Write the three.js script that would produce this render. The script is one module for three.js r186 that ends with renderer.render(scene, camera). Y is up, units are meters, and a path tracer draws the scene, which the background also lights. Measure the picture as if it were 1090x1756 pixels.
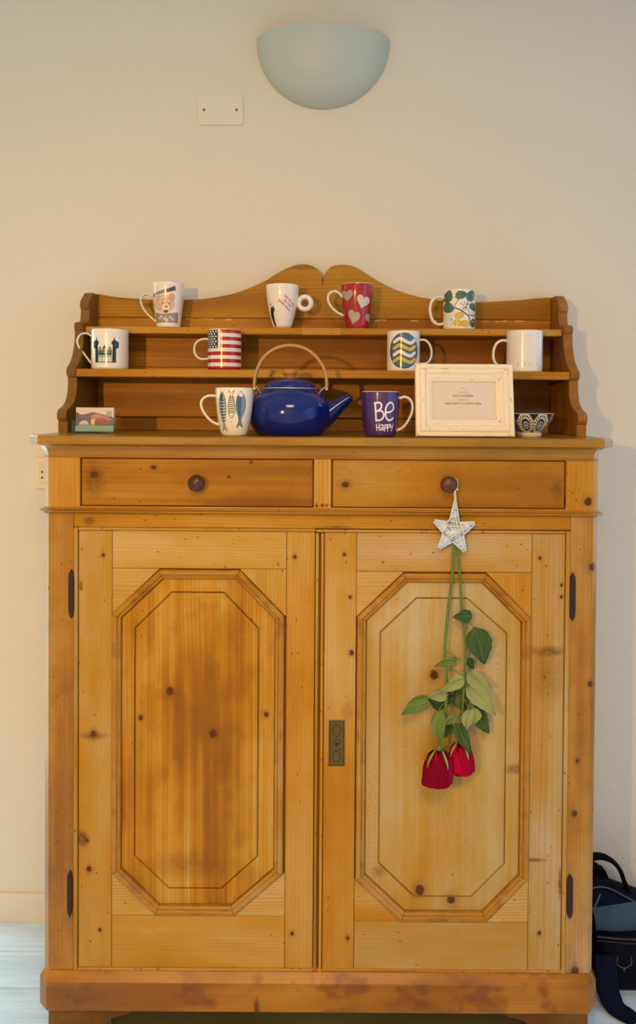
import * as THREE from 'three';
import { RoundedBoxGeometry } from 'three/addons/geometries/RoundedBoxGeometry.js';
import { mergeGeometries, toCreasedNormals } from 'three/addons/utils/BufferGeometryUtils.js';
import { RectAreaLightUniformsLib } from 'three/addons/lights/RectAreaLightUniformsLib.js';

// ---------------------------------------------------------------- camera, light, exposure
const scene = new THREE.Scene();
const renderer = new THREE.WebGLRenderer({ antialias: true });
renderer.toneMapping = THREE.LinearToneMapping;
renderer.toneMappingExposure = 0.97;
renderer.shadowMap.enabled = true;
RectAreaLightUniformsLib.init();

const camera = new THREE.PerspectiveCamera(2 * Math.atan(878 / 1350) * 180 / Math.PI, 1090 / 1756, 0.05, 60);
camera.setViewOffset(1090, 1756, -30, 159, 1090, 1756);
camera.rotation.order = 'YXZ';
camera.position.set(0.03, 1.378, 2.08);
camera.rotation.set(-1.0 * Math.PI / 180, 0, 0.0068);
scene.add(camera);

scene.background = new THREE.Color(0.15, 0.20, 0.25);

const ROOM = { x0: -2.4, x1: 2.4, z1: 4.4, h: 2.72 };
const WIN = [{ y0: 0.04, y1: 2.05, z0: 0.55, z1: 2.05 }, { y0: 0.25, y1: 2.2, z0: 0.9, z1: 2.6 }];          // glazed door on the left, window on the right
function areaLight(color, intensity, w, h, pos, look) {
  const l = new THREE.RectAreaLight(color, intensity, w, h);
  l.position.set(...pos); l.lookAt(...look); scene.add(l); return l;
}
areaLight(new THREE.Color(1, 1, 1), 0.05, 1.4, 1.9, [ROOM.x0 + 0.06, 1.045, 1.30], [0, 1.045, 1.30]);
areaLight(new THREE.Color(0.167, 0.5, 1), 1.5, 1.6, 1.85, [ROOM.x1 - 0.06, 1.22, 1.75], [0, 1.22, 1.75]);
const BACK = [{ x0: -1.95, x1: -0.90, y0: 0.03, y1: 2.1 }, { x0: 1.0, x1: 1.95, y0: 0.75, y1: 2.1 }];   // glazed door and window in the back wall, beyond the frame
areaLight(new THREE.Color(0.75, 1, 0.975), 4, 0.97, 1.95, [-1.425, 1.06, -0.05], [-1.425, 1.06, 1]);
areaLight(new THREE.Color(0.714, 0.786, 1), 2.8, 0.87, 1.25, [1.475, 1.42, -0.05], [1.475, 1.42, 1]);
const KEY = { pos: [-0.82, 1.6, 2.77], aim: [-0.30, 0.85, 0.2], cone: 0.80, color: new THREE.Color(1, 0.487, 0.113), intensity: 8 };
const CEIL = { pos: [0.1, 2.66, 2.9], color: new THREE.Color(1, 0.684, 0.411), intensity: 19, size: 0.9 };

// ---------------------------------------------------------------- helpers
const V2 = (x, y) => new THREE.Vector2(x, y), V3 = (x, y, z) => new THREE.Vector3(x, y, z);
const clamp = (v, a = 0, b = 1) => Math.min(b, Math.max(a, v)), lerp = (a, b, t) => a + (b - a) * t;
function rng(seed) { let s = seed | 0; return () => { s = (s + 0x6d2b79f5) | 0; let t = Math.imul(s ^ (s >>> 15), 1 | s); t = (t + Math.imul(t ^ (t >>> 7), 61 | t)) ^ t; return ((t ^ (t >>> 14)) >>> 0) / 4294967296; }; }
function hash(x, y, s) { let h = Math.imul(x, 374761393) + Math.imul(y, 668265263) + Math.imul(s, 2147483647 ^ 0x5bd1e995); h = Math.imul(h ^ (h >>> 13), 1274126177); return ((h ^ (h >>> 16)) >>> 0) / 4294967296; }
function noise(x, y, s) {
  const ix = Math.floor(x), iy = Math.floor(y); let fx = x - ix, fy = y - iy;
  fx = fx * fx * (3 - 2 * fx); fy = fy * fy * (3 - 2 * fy);
  const a = hash(ix, iy, s), b = hash(ix + 1, iy, s), c = hash(ix, iy + 1, s), d = hash(ix + 1, iy + 1, s);
  return a + (b - a) * fx + (c - a) * fy + (a - b - c + d) * fx * fy;
}
const fbm = (x, y, s) => 0.55 * noise(x, y, s) + 0.3 * noise(x * 2.1, y * 2.1, s + 7) + 0.15 * noise(x * 4.3, y * 4.3, s + 13);
const counts = {};
function numbered(n) { const k = counts[n] = (counts[n] ?? -1) + 1; return k ? `${n}_${String(k).padStart(3, '0')}` : n; }
const origin = new Map();
function thing(name, label, category, pos = [0, 0, 0], group) {
  const o = new THREE.Group(); o.name = numbered(name); o.position.set(...pos); scene.add(o);
  o.userData = { label, category }; if (group) o.userData.group = group;
  origin.set(o, pos); return o;
}
// part(): geometry given in world metres, moved into the thing's own axes. part(..., true): already in them.
function part(name, geo, mat, parent, local = false, label) {
  const p = origin.get(parent) ?? [0, 0, 0];
  if (!local) geo.translate(-p[0], -p[1], -p[2]);
  const m = new THREE.Mesh(geo, mat); m.name = name; m.castShadow = m.receiveShadow = true;
  if (label) m.userData.label = label;
  origin.set(m, p); parent.add(m); return m;
}
function struct(name, geo, mat) { const m = new THREE.Mesh(geo, mat); m.name = name; m.userData.kind = 'structure'; m.castShadow = m.receiveShadow = true; scene.add(m); origin.set(m, [0, 0, 0]); return m; }
const merge = (list) => mergeGeometries(list.map((g) => { const n = g.index ? g.toNonIndexed() : g; for (const k of Object.keys(n.attributes)) if (!['position', 'normal', 'uv'].includes(k)) n.deleteAttribute(k); return n; }));
function box(x0, x1, y0, y1, z0, z1, r = 0.002) {
  r = Math.min(r, (x1 - x0) * 0.45, (y1 - y0) * 0.45, (z1 - z0) * 0.45);
  const g = r > 0 ? new RoundedBoxGeometry(x1 - x0, y1 - y0, z1 - z0, 2, r) : new THREE.BoxGeometry(x1 - x0, y1 - y0, z1 - z0);
  g.translate((x0 + x1) / 2, (y0 + y1) / 2, (z0 + z1) / 2); return g;
}
// planar uv from a rectangle in metres
function rectUV(g, [x0, y0, x1, y1]) {
  if (g.index) g = g.toNonIndexed();
  const p = g.attributes.position, n = p.count, uv = new Float32Array(n * 2), w = x1 - x0, h = y1 - y0;
  const a = V3(), b = V3(), c = V3();
  for (let i = 0; i < n; i += 3) {
    a.fromBufferAttribute(p, i); b.fromBufferAttribute(p, i + 1).sub(a); c.fromBufferAttribute(p, i + 2).sub(a); b.cross(c).normalize();
    const ax = Math.abs(b.x), ay = Math.abs(b.y), az = Math.abs(b.z), side = ax > 0.75 && ax > az ? 1 : ay > 0.75 && ay > az ? 2 : 0;
    for (let k = 0; k < 3; k++) {
      const x = p.getX(i + k), y = p.getY(i + k), z = p.getZ(i + k);
      uv[(i + k) * 2] = ((side === 1 ? z : x) - x0) / w; uv[(i + k) * 2 + 1] = ((side === 2 ? z : y) - y0) / h;
    }
  }
  g.setAttribute('uv', new THREE.BufferAttribute(uv, 2)); return g;
}
function poly(points, z0, z1, bevel = 0) {        // prism of an outline in x, y
  const s = new THREE.Shape(points.map((p) => V2(...p)));
  const g = new THREE.ExtrudeGeometry(s, { depth: z1 - z0 - 2 * bevel, bevelEnabled: bevel > 0, bevelThickness: bevel, bevelSize: bevel, bevelOffset: -bevel, bevelSegments: 2, curveSegments: 12 });
  g.translate(0, 0, z0 + bevel); return g;
}
function smooth(pts, n, closed = false) { return new THREE.CatmullRomCurve3(pts.map((p) => V3(p[0], p[1], p[2] ?? 0)), closed, 'centripetal').getSpacedPoints(n); }
function tube(pts, r, n = 24, seg = 8) { return new THREE.TubeGeometry(new THREE.CatmullRomCurve3(pts.map((p) => V3(...p)), false, 'centripetal'), n, r, seg); }
// strip of elliptic section along a curve in the x, y plane: rn across in the plane, rz in z
function sweep(pts, rn, rz, n = 40, m = 12, closed = false, square = 1) {
  const c = smooth(pts, n, closed), pos = [], idx = [], N = closed ? n : n + 1;
  for (let i = 0; i < N; i++) {
    const a = c[closed ? (i - 1 + n) % n : Math.max(0, i - 1)], b = c[closed ? (i + 1) % n : Math.min(n, i + 1)], t = b.clone().sub(a).normalize(), nx = -t.y, ny = t.x, u = i / (N - 1);
    const A = typeof rn === 'function' ? rn(u) : rn, B = typeof rz === 'function' ? rz(u) : rz;
    for (let j = 0; j < m; j++) {
      const th = j / m * Math.PI * 2, q = (v) => Math.sign(v) * Math.pow(Math.abs(v), square), cs = q(Math.cos(th)), sn = q(Math.sin(th));
      pos.push(c[i].x + nx * A * cs, c[i].y + ny * A * cs, c[i].z + B * sn);
    }
  }
  const R = closed ? N : N - 1;
  for (let i = 0; i < R; i++) for (let j = 0; j < m; j++) { const i2 = (i + 1) % N, a = i * m + j, b = i * m + (j + 1) % m, d = i2 * m + j, e = i2 * m + (j + 1) % m; idx.push(a, d, b, b, d, e); }
  if (!closed) for (const [s, f] of [[0, 1], [(N - 1) * m, 0]]) for (let j = 1; j < m - 1; j++) f ? idx.push(s, s + j, s + j + 1) : idx.push(s, s + j + 1, s + j);
  const g = new THREE.BufferGeometry(); g.setAttribute('position', new THREE.Float32BufferAttribute(pos, 3)); g.setIndex(idx);
  g.setAttribute('uv', new THREE.Float32BufferAttribute(new Float32Array(pos.length / 3 * 2), 2));
  g.computeVertexNormals(); return g;
}
// profile [outset, y] carried round a plan with two cut front corners
function sweepPlan(profile, hx, zf, ch, zb, cx = 0) {
  const t = Math.tan(Math.PI / 8), pos = [], rows = profile.map(([o, y]) => [[-hx - o, zb], [-hx - o, zf - ch + o * t], [-hx + ch - o * t, zf + o], [hx - ch + o * t, zf + o], [hx + o, zf - ch + o * t], [hx + o, zb]].map(([x, z]) => [x + cx, y, z]));
  const quad = (a, b, c, d) => pos.push(...a, ...b, ...c, ...a, ...c, ...d);
  for (let r = 0; r < rows.length - 1; r++) for (let k = 0; k < 5; k++) quad(rows[r][k], rows[r][k + 1], rows[r + 1][k + 1], rows[r + 1][k]);
  const cap = (row, up) => { for (let k = 1; k < 5; k++) up ? pos.push(...row[0], ...row[k], ...row[k + 1]) : pos.push(...row[0], ...row[k + 1], ...row[k]); };
  cap(rows[0], false); cap(rows[rows.length - 1], true);
  const g = new THREE.BufferGeometry(); g.setAttribute('position', new THREE.Float32BufferAttribute(pos, 3)); g.computeVertexNormals(); return toCreasedNormals(g, 0.5);
}
function grid(nu, nv, f, closedU = false) {       // surface patch f(u, v) -> [x, y, z]
  const pos = [], uv = [], idx = [];
  for (let i = 0; i <= nu; i++) for (let j = 0; j <= nv; j++) { pos.push(...f(i / nu, j / nv)); uv.push(i / nu, j / nv); }
  for (let i = 0; i < nu; i++) for (let j = 0; j < nv; j++) { const a = i * (nv + 1) + j, b = a + nv + 1; idx.push(a, b, a + 1, a + 1, b, b + 1); }
  const g = new THREE.BufferGeometry(); g.setAttribute('position', new THREE.Float32BufferAttribute(pos, 3)); g.setAttribute('uv', new THREE.Float32BufferAttribute(uv, 2)); g.setIndex(idx); g.computeVertexNormals(); return g;
}
function lathe(pts, seg = 48) { return new THREE.LatheGeometry(pts.map((p) => V2(...p)), seg); }
function canvasTex(w, h, draw) {
  const c = document.createElement('canvas'); c.width = w; c.height = h; const x = c.getContext('2d'); draw(x, w, h);
  const t = new THREE.CanvasTexture(c); t.colorSpace = THREE.SRGBColorSpace; t.magFilter = THREE.LinearFilter; return t;
}
const std = (color, roughness = 0.6, more = {}) => new THREE.MeshStandardMaterial({ color, roughness, ...more });

// ---------------------------------------------------------------- pine
const PINE = { pale: [202, 171, 110], amber: [187, 130, 25], deep: [148, 95, 9], late: [140, 86, 18], knot: [92, 50, 18] };
function pine(rect, o = {}) {
  const { grain = 'y', tone = 0.4, seed = 1, knots = [], smudges = [], cath, spacing = 0.007, lines = 0.32, res = 1300, specks = 6, blotch = 0.9, streak = 0.15, tint = [1, 1, 1], wear = 0.0, chips = [] } = o;
  const [x0, y0, x1, y1] = rect, w = x1 - x0, h = y1 - y0, W = clamp(Math.round(w * res), 8, 2048), H = clamp(Math.round(h * res), 8, 2048);
  const data = new Uint8Array(W * H * 4), R = rng(seed * 77 + 5), ox = seed * 3.7, along = grain === 'y';
  const sp = []; for (let i = 0; i < specks; i++) sp.push([x0 + R() * w, y0 + R() * h, 0.0008 + R() * 0.0016]);
  const K = knots.map(([x, y, r]) => (along ? [y, x, r] : [x, y, r]));
  for (let j = 0; j < H; j++) for (let i = 0; i < W; i++) {
    const x = x0 + (i + 0.5) / W * w, y = y0 + (j + 0.5) / H * h, a = along ? y : x, b = along ? x : y;
    let bb = b + (noise(a * 1.3 + ox, b * 4, seed) - 0.5) * 0.03 + (noise(a * 7 + ox, b * 26, seed + 3) - 0.5) * 0.0035;
    let core = 0, halo = 0;
    for (const [ka, kb, r] of K) {
      const da = a - ka, db = b - kb, q = Math.exp(-(da * da) / (r * r * 14)), e = Math.exp(-(db * db) / (r * r * 9));
      bb += -Math.tanh(db / (r * 0.9)) * r * 1.3 * q * e;
      const d = Math.hypot(da * 0.85, db) / r + (noise(a * 400, b * 400, seed + 5) - 0.5) * 0.35;
      core = Math.max(core, clamp((1.15 - d) / 0.4)); halo = Math.max(halo, clamp((2.6 - d) / 1.8));
      if (d < 1) bb = d * 0.012;
    }
    let t = bb / spacing;
    if (cath) t = ((bb - cath[0]) ** 2 * cath[2] + (a - cath[1]) * cath[3]) / spacing;
    const vary = noise(a * 0.9 + ox, bb * 38, seed + 11), f = t + vary * 1.4, p = f - Math.floor(f);
    const late = (p > 0.86 ? (1 - p) / 0.14 : Math.pow(p / 0.86, 3)) * (0.35 + 0.9 * vary);
    const fibre = noise(a * 14, b * 1100, seed + 17) * 0.6 + noise(a * 45, b * 2300, seed + 19) * 0.4 - 0.5;
    const blot = fbm(a * 2.4 + ox, b * 9, seed + 23) - 0.5, rub = noise(a * 30, b * 90, seed + 29) - 0.5, haze = fbm(a * 9 + ox, b * 12, seed + 53) - 0.5;
    let k = clamp(tone + blot * blotch + rub * 0.1 + haze * 0.5 * (0.4 + wear) + fibre * 0.25 + streak * (0.6 * noise(a * 1.6 + ox, b * 75, seed + 61) + 0.4 * noise(a * 3 + ox, b * 190, seed + 67) - 0.5)), c = [0, 0, 0];
    for (let n = 0; n < 3; n++) c[n] = k < 0.6 ? lerp(PINE.pale[n], PINE.amber[n], k / 0.6) : lerp(PINE.amber[n], PINE.deep[n], (k - 0.6) / 0.4);
    let dk = clamp(late * lines, 0, 0.8), kn = core * 0.82 + halo * 0.25;
    for (let n = 0; n < 3; n++) { c[n] = lerp(c[n], PINE.late[n], dk); c[n] = lerp(c[n], PINE.knot[n], clamp(kn)); c[n] *= 1 + fibre * 0.13; }
    if (wear) { const s = clamp((fbm(a * 22 + ox, b * 30, seed + 31) - 0.56) * 5) * wear; for (let n = 0; n < 3; n++) c[n] = lerp(c[n], [112, 60, 22][n], s * 0.6); }
    for (const [sx, sy, rx, ry, am] of smudges) { const d = Math.hypot((x - sx) / rx, (y - sy) / ry); if (d < 1.4) { const s = clamp(1.4 - d) * am * (0.6 + 0.8 * noise(x * 160, y * 160, seed + 37)); for (let n = 0; n < 3; n++) c[n] = lerp(c[n], [104, 60, 18][n], clamp(s)); } }
    for (const [sx, sy, r] of sp) { const d = Math.hypot((x - sx) * (along ? 1.6 : 0.8), (y - sy) * (along ? 0.8 : 1.6)) / r; if (d < 1.3) { const s = clamp((1.3 - d) * 1.6); for (let n = 0; n < 3; n++) c[n] = lerp(c[n], [96, 50, 18][n], s * 0.7); } }
    for (const [cx0, cx1, cy] of chips) if (x > cx0 && x < cx1) { const s = clamp(1 - Math.abs(y - cy - (noise(x * 40, 1, seed) - 0.5) * 0.004) / (0.0045 * noise(x * 130, 3, seed + 41))) * (noise(x * 60, 9, seed + 43) > 0.45 ? 1 : 0); for (let n = 0; n < 3; n++) c[n] = lerp(c[n], [226, 190, 140][n], clamp(s)); }
    const q = (j * W + i) * 4; for (let n = 0; n < 3; n++) data[q + n] = clamp(Math.round(c[n] * tint[n]), 0, 255); data[q + 3] = 255;
  }
  const tx = new THREE.DataTexture(data, W, H); tx.colorSpace = THREE.SRGBColorSpace; tx.magFilter = THREE.LinearFilter; tx.minFilter = THREE.LinearFilter; tx.wrapS = tx.wrapT = THREE.MirroredRepeatWrapping; tx.needsUpdate = true;
  return new THREE.MeshPhysicalMaterial({ map: tx, bumpMap: tx, bumpScale: 0.0005, roughness: o.rough ?? 0.42, specularIntensity: o.spec ?? 0.45 });
}
let pineSeed = 10;
function board(name, b, opts, parent, bevel = 0.0015) {   // b = x0 x1 y0 y1 z0 z1
  const rect = [b[0], b[2], b[1], b[3]];
  return part(name, rectUV(box(...b, bevel), rect), opts.isMaterial ? opts : pine(rect, { seed: pineSeed++, ...opts }), parent);
}

// ---------------------------------------------------------------- the room
const plaster = (() => {
  const n = 512, d = new Uint8Array(n * n * 4);
  for (let j = 0; j < n; j++) for (let i = 0; i < n; i++) {
    const x = i / n, y = j / n, v = 128 + (noise(x * 64, y * 64, 3) - 0.5) * 60 + (noise(x * 16, y * 16, 5) - 0.5) * 90 + (noise(x * 200, y * 200, 8) - 0.5) * 40;
    d.set([v, v, v, 255], (j * n + i) * 4);
  }
  const t = new THREE.DataTexture(d, n, n); t.wrapS = t.wrapT = THREE.MirroredRepeatWrapping; t.magFilter = THREE.LinearFilter; t.needsUpdate = true; return t;
})();
const wallMat = std(new THREE.Color(0.765, 0.72, 0.61), 0.92, { bumpMap: plaster, bumpScale: 0.0016 });
const ceilMat = std(new THREE.Color(0.80, 0.78, 0.74), 0.95);
{
  const { x0, x1, z1, h } = ROOM, T = 0.2;
  const [p, q] = BACK;
  struct('wall_back', rectUV(merge([box(x0 - T, p.x0, -0.05, h, -T, 0, 0), box(p.x0, p.x1, p.y1, h, -T, 0, 0), box(p.x0, p.x1, -0.05, p.y0, -T, 0, 0), box(p.x1, q.x0, -0.05, h, -T, 0, 0), box(q.x0, q.x1, q.y1, h, -T, 0, 0), box(q.x0, q.x1, -0.05, q.y0, -T, 0, 0), box(q.x1, x1 + T, -0.05, h, -T, 0, 0)]), [0, 0, 0.8, 0.8]), wallMat);
  struct('wall_front', rectUV(box(x0 - T, x1 + T, -0.05, h, z1, z1 + T, 0), [0, 0, 0.8, 0.8]), wallMat);
  const side = (a, b, q) => merge([box(a, b, -0.05, h, 0, q.z0, 0), box(a, b, -0.05, h, q.z1, z1, 0), box(a, b, -0.05, q.y0, q.z0, q.z1, 0), box(a, b, q.y1, h, q.z0, q.z1, 0)]);
  struct('wall_left', side(x0 - T, x0, WIN[0]), wallMat);
  struct('wall_right', side(x1, x1 + T, WIN[1]), wallMat);
  struct('ceiling', box(x0 - T, x1 + T, h, h + T, -T, z1 + T, 0), ceilMat);
  const white = std(0xece9e2, 0.45), glass = new THREE.MeshPhysicalMaterial({ color: 0xffffff, transmission: 1, thickness: 0, roughness: 0.02 });
  [x0 - 0.12, x1 + 0.12].forEach((x, k) => {
    const q = WIN[k], mz = (q.z0 + q.z1) / 2, bars = [[q.z0, q.z0 + 0.06], [q.z1 - 0.06, q.z1], [mz - 0.04, mz + 0.04]].map(([a, b]) => box(x - 0.03, x + 0.03, q.y0, q.y1, a, b, 0.004));
    bars.push(box(x - 0.03, x + 0.03, q.y0, q.y0 + 0.07, q.z0, q.z1, 0.004), box(x - 0.03, x + 0.03, q.y1 - 0.07, q.y1, q.z0, q.z1, 0.004));
    const f = struct(`window_${k + 1}`, merge(bars), white);
    for (const [a, b] of [[q.z0 + 0.05, mz - 0.03], [mz + 0.03, q.z1 - 0.05]]) part('pane', box(x - 0.003, x + 0.003, q.y0 + 0.06, q.y1 - 0.06, a, b, 0), glass, f);
  });
  BACK.forEach((w, k) => {
    const mx = (w.x0 + w.x1) / 2, z = -0.13, bars = [[w.x0, w.x0 + 0.06], [w.x1 - 0.06, w.x1], [mx - 0.04, mx + 0.04]].map(([a, b]) => box(a, b, w.y0, w.y1, z - 0.03, z + 0.03, 0.004));
    bars.push(box(w.x0, w.x1, w.y0, w.y0 + 0.07, z - 0.03, z + 0.03, 0.004), box(w.x0, w.x1, w.y1 - 0.07, w.y1, z - 0.03, z + 0.03, 0.004));
    const f = struct(`window_${k + 3}`, merge(bars), white);
    for (const [a, b] of [[w.x0 + 0.05, mx - 0.03], [mx + 0.03, w.x1 - 0.05]]) part('pane', box(a, b, w.y0 + 0.06, w.y1 - 0.06, z - 0.003, z + 0.003, 0), glass, f);
  });
  // floor of pale grey boards
  const floor = struct('floor', box(x0 - T, x1 + T, -0.06, -0.012, -T, z1 + T, 0), std(0x6b655e, 0.9));
  const mats = [0, 1, 2, 3].map((s) => {
    const W = 1024, H = 96, d = new Uint8Array(W * H * 4), tint = [0, 5, -4, 3][s];
    for (let j = 0; j < H; j++) for (let i = 0; i < W; i++) {
      const a = i / W * 2.4, b = j / H * 0.125, g = noise(a * 7, b * 260, s + 60) - 0.5, g2 = noise(a * 24, b * 700, s + 70) - 0.5, bl = fbm(a * 3, b * 20, s + 80) - 0.5, v = 1 + g * 0.07 + g2 * 0.05 + bl * 0.13;
      d.set([(198 + tint) * v, (221 + tint) * v, (244 + tint) * v, 255].map((q) => clamp(Math.round(q), 0, 255)), (j * W + i) * 4);
    }
    const t = new THREE.DataTexture(d, W, H); t.colorSpace = THREE.SRGBColorSpace; t.magFilter = THREE.LinearFilter; t.wrapS = t.wrapT = THREE.MirroredRepeatWrapping; t.needsUpdate = true;
    return new THREE.MeshStandardMaterial({ map: t, bumpMap: t, bumpScale: 0.0004, roughness: 0.34 });
  });
  const pw = 0.1245, R = rng(4);
  for (let k = 0, z = -0.0018; z < z1; k++, z += pw) {
    const cut = x0 + 0.5 + R() * 3.5;
    for (const [a, b] of [[x0, cut - 0.001], [cut + 0.001, x1]]) {
      const g = box(a, b, -0.012, 0, Math.max(0, z + 0.0009), z + pw - 0.0009, 0.0012), p = g.attributes.position, uv = g.attributes.uv;
      for (let i = 0; i < p.count; i++) uv.setXY(i, (p.getX(i) + k * 0.37) / 2.4, (p.getZ(i) - z) / pw);
      part('plank', g, mats[Math.floor(R() * 4)], floor);
    }
  }
  const skirt = [[0.012, 0], [0.012, 0.06], [0.011, 0.068], [0.007, 0.073], [0, 0.074]];
  const g = new THREE.ExtrudeGeometry(new THREE.Shape([V2(0, 0), ...skirt.map((p) => V2(...p))]), { depth: x1 - BACK[0].x1 - 0.002, bevelEnabled: false });
  g.rotateY(Math.PI / 2); g.scale(1, 1, -1); g.translate(BACK[0].x1 + 0.002, 0, 0);
  { const ix = g.attributes.position; for (let i = 0; i < ix.count; i += 3) { const a = [ix.getX(i), ix.getY(i), ix.getZ(i)]; ix.setXYZ(i, ix.getX(i + 1), ix.getY(i + 1), ix.getZ(i + 1)); ix.setXYZ(i + 1, ...a); } g.computeVertexNormals(); }
  struct('baseboard_back', g, std(new THREE.Color(0.76, 0.71, 0.62), 0.6));
}

// ---------------------------------------------------------------- pine sideboard
const side = thing('pine_sideboard', 'large antique waxed pine sideboard with two drawers above two octagon-panelled doors', 'sideboard', [0.001, 0, 0.2]);
const GX = -0.5935, GXR = 0.5945;
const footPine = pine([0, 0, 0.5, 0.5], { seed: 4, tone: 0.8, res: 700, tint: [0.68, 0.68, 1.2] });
const plainPine = pine([0, 0, 0.5, 0.5], { seed: 3, tone: 0.72, res: 900 });
{
  part('carcass', rectUV(box(-0.583, 0.585, 0.075, 1.2935, 0.012, 0.386, 0), [0, 0, 0.5, 0.5]), pine([0, 0, 0.5, 0.5], { seed: 2, tone: 0.85, res: 500 }), side);
  // worktop, cove cornice, waist bead and plinth run round the cut corners
  const topRect = [-0.64, 1.0, 0.64, 1.45], topMat = pine(topRect, { seed: 21, spec: 1, rough: 0.3, tint: [0.87, 0.91, 1], grain: 'x', tone: 0.74, res: 900, specks: 26, wear: 0.25 });
  part('worktop', rectUV(sweepPlan([[-0.004, 1.2925], [0, 1.2940], [0, 1.3085], [-0.0025, 1.3107]], 0.6215, 0.43, 0.027, 0.006), topRect), topMat, side);
  const cove = []; for (let i = 0; i <= 8; i++) { const a = i / 8 * Math.PI / 2; cove.push([0.0205 * (1 - Math.cos(a)) + 0.001, 1.2665 + 0.0255 * Math.sin(a)]); }
  const corMat = pine([-0.64, 1.2, 0.64, 1.32], { seed: 22, spec: 1, rough: 0.3, tint: [0.92, 0.94, 1], grain: 'x', tone: 0.66, res: 1000, spacing: 0.012, specks: 8 });
  part('cornice', rectUV(sweepPlan([[0.0008, 1.2635], [0.0035, 1.2645], [0.0035, 1.2662], ...cove, [0.0225, 1.2926]], 0.5935, 0.40, 0.012, 0.008), [-0.64, 1.2, 0.64, 1.32]), corMat, side);
  part('waist_bead', rectUV(sweepPlan([[0.0, 1.1445], [0.0085, 1.1455], [0.0125, 1.1480], [0.0125, 1.1500], [0.0085, 1.1525], [0.004, 1.1530], [0.004, 1.1555], [0.0, 1.1560]], 0.5935, 0.40, 0.012, 0.008), [-0.64, 1.1, 0.64, 1.22]), corMat, side);
  const plRect = [-0.62, 0.0, 0.62, 0.2];
  part('plinth', rectUV(sweepPlan([[0.009, 0.0735], [0.013, 0.078], [0.013, 0.1385], [0.0005, 0.1555]], 0.5895, 0.402, 0.014, 0.008), plRect), pine(plRect, { seed: 23, spec: 0.8, rough: 0.3, tint: [0.96, 0.93, 0.7], grain: 'x', tone: 0.72, res: 1300, specks: 30, wear: 0.9, blotch: 1.2, smudges: [[-0.13, 0.085, 0.006, 0.02, 0.9], [0.38, 0.13, 0.02, 0.006, 0.5], [-0.52, 0.11, 0.09, 0.03, 0.35]] }), side);
  // bracket feet
  const foot = [[-0.583, 0], [-0.583, 0.0735], [-0.40, 0.0735], [-0.402, 0.062], [-0.412, 0.055], [-0.428, 0.052], [-0.446, 0.046], [-0.456, 0.034], [-0.46, 0.018], [-0.462, 0]];
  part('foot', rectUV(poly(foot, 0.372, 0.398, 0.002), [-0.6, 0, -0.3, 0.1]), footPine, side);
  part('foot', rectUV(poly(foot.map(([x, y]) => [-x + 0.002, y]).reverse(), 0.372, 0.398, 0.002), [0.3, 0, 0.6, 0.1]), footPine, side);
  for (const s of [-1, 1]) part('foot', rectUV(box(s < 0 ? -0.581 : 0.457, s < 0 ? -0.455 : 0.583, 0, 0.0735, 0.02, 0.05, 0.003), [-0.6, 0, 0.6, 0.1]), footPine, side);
  part('added_shade_board', rectUV(box(-0.4545, 0.4565, 0, 0.0735, 0.352, 0.3705, 0.001), [0, 0, 0.5, 0.5]), pine([0, 0, 0.5, 0.5], { seed: 9, grain: 'x', tone: 0.9, res: 500, tint: [0.42, 0.56, 1] }), side, false, 'added dark board standing in for the shade between the feet');  // added board; its dark tint stands in for shade under the plinth
  // corner posts with cut arris
  const post = (s, y0, y1, o) => {
    const xi = s < 0 ? -0.5288 : 0.5347, xo = s < 0 ? GX : GXR, c = 0.0115;
    const plan = s < 0 ? [[xi, 0.362], [xi, 0.4], [xo + c, 0.4], [xo, 0.4 - c], [xo, 0.362]] : [[xi, 0.362], [xo, 0.362], [xo, 0.4 - c], [xo - c, 0.4], [xi, 0.4]];
    const g = new THREE.ExtrudeGeometry(new THREE.Shape(plan.map((p) => V2(p[0], -p[1]))), { depth: y1 - y0, bevelEnabled: false });
    g.rotateX(-Math.PI / 2); g.translate(0, y0, 0);
    const r = [xo - 0.01, y0, xo + 0.08, y1]; if (s > 0) { r[0] = xi - 0.01; r[2] = xo + 0.01; }
    part('post', rectUV(g, r), pine(r, { seed: pineSeed++, ...o }), side);
  };
  post(-1, 0.155, 1.1450, { tone: 0.60, tint: [0.93, 0.93, 0.85], streak: 0.5, spec: 0.9, rough: 0.32, specks: 40, smudges: [[-0.53, 0.26, 0.02, 0.03, 0.25]], wear: 0.25 });
  post(1, 0.155, 1.1450, { tone: 0.50, streak: 0.4, spec: 0.9, rough: 0.32, tint: [0.95, 0.95, 1.15], specks: 26, knots: [[0.582, 1.036, 0.007], [0.581, 0.784, 0.006], [0.555, 0.617, 0.004], [0.55, 0.503, 0.006], [0.555, 0.16, 0.008]], wear: 0.2 });
  const xi = 0.0688;
  const upper = (x0, x1, s, o) => {
    const c = 0.0115, plan = s < 0 ? [[x1, 0.362], [x1, 0.4], [GX + c, 0.4], [GX, 0.4 - c], [GX, 0.362]] : [[x0, 0.362], [GXR, 0.362], [GXR, 0.4 - c], [GXR - c, 0.4], [x0, 0.4]];
    const g = new THREE.ExtrudeGeometry(new THREE.Shape(plan.map((p) => V2(p[0], -p[1]))), { depth: 1.2640 - 1.1558, bevelEnabled: false });
    g.rotateX(-Math.PI / 2); g.translate(0, 1.1558, 0);
    const r = [x0 - 0.01, 1.1558, x1 + 0.01, 1.264]; part('post', rectUV(g, r), pine(r, { seed: pineSeed++, ...o }), side);
  };
  upper(GX, -0.5150, -1, { tone: 0.60, spec: 0.9, rough: 0.32, specks: 6, spacing: 0.011 });
  upper(0.5235, GXR, 1, { tone: 0.42, specks: 5, knots: [[0.571, 1.176, 0.008]], spacing: 0.01 });
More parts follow.
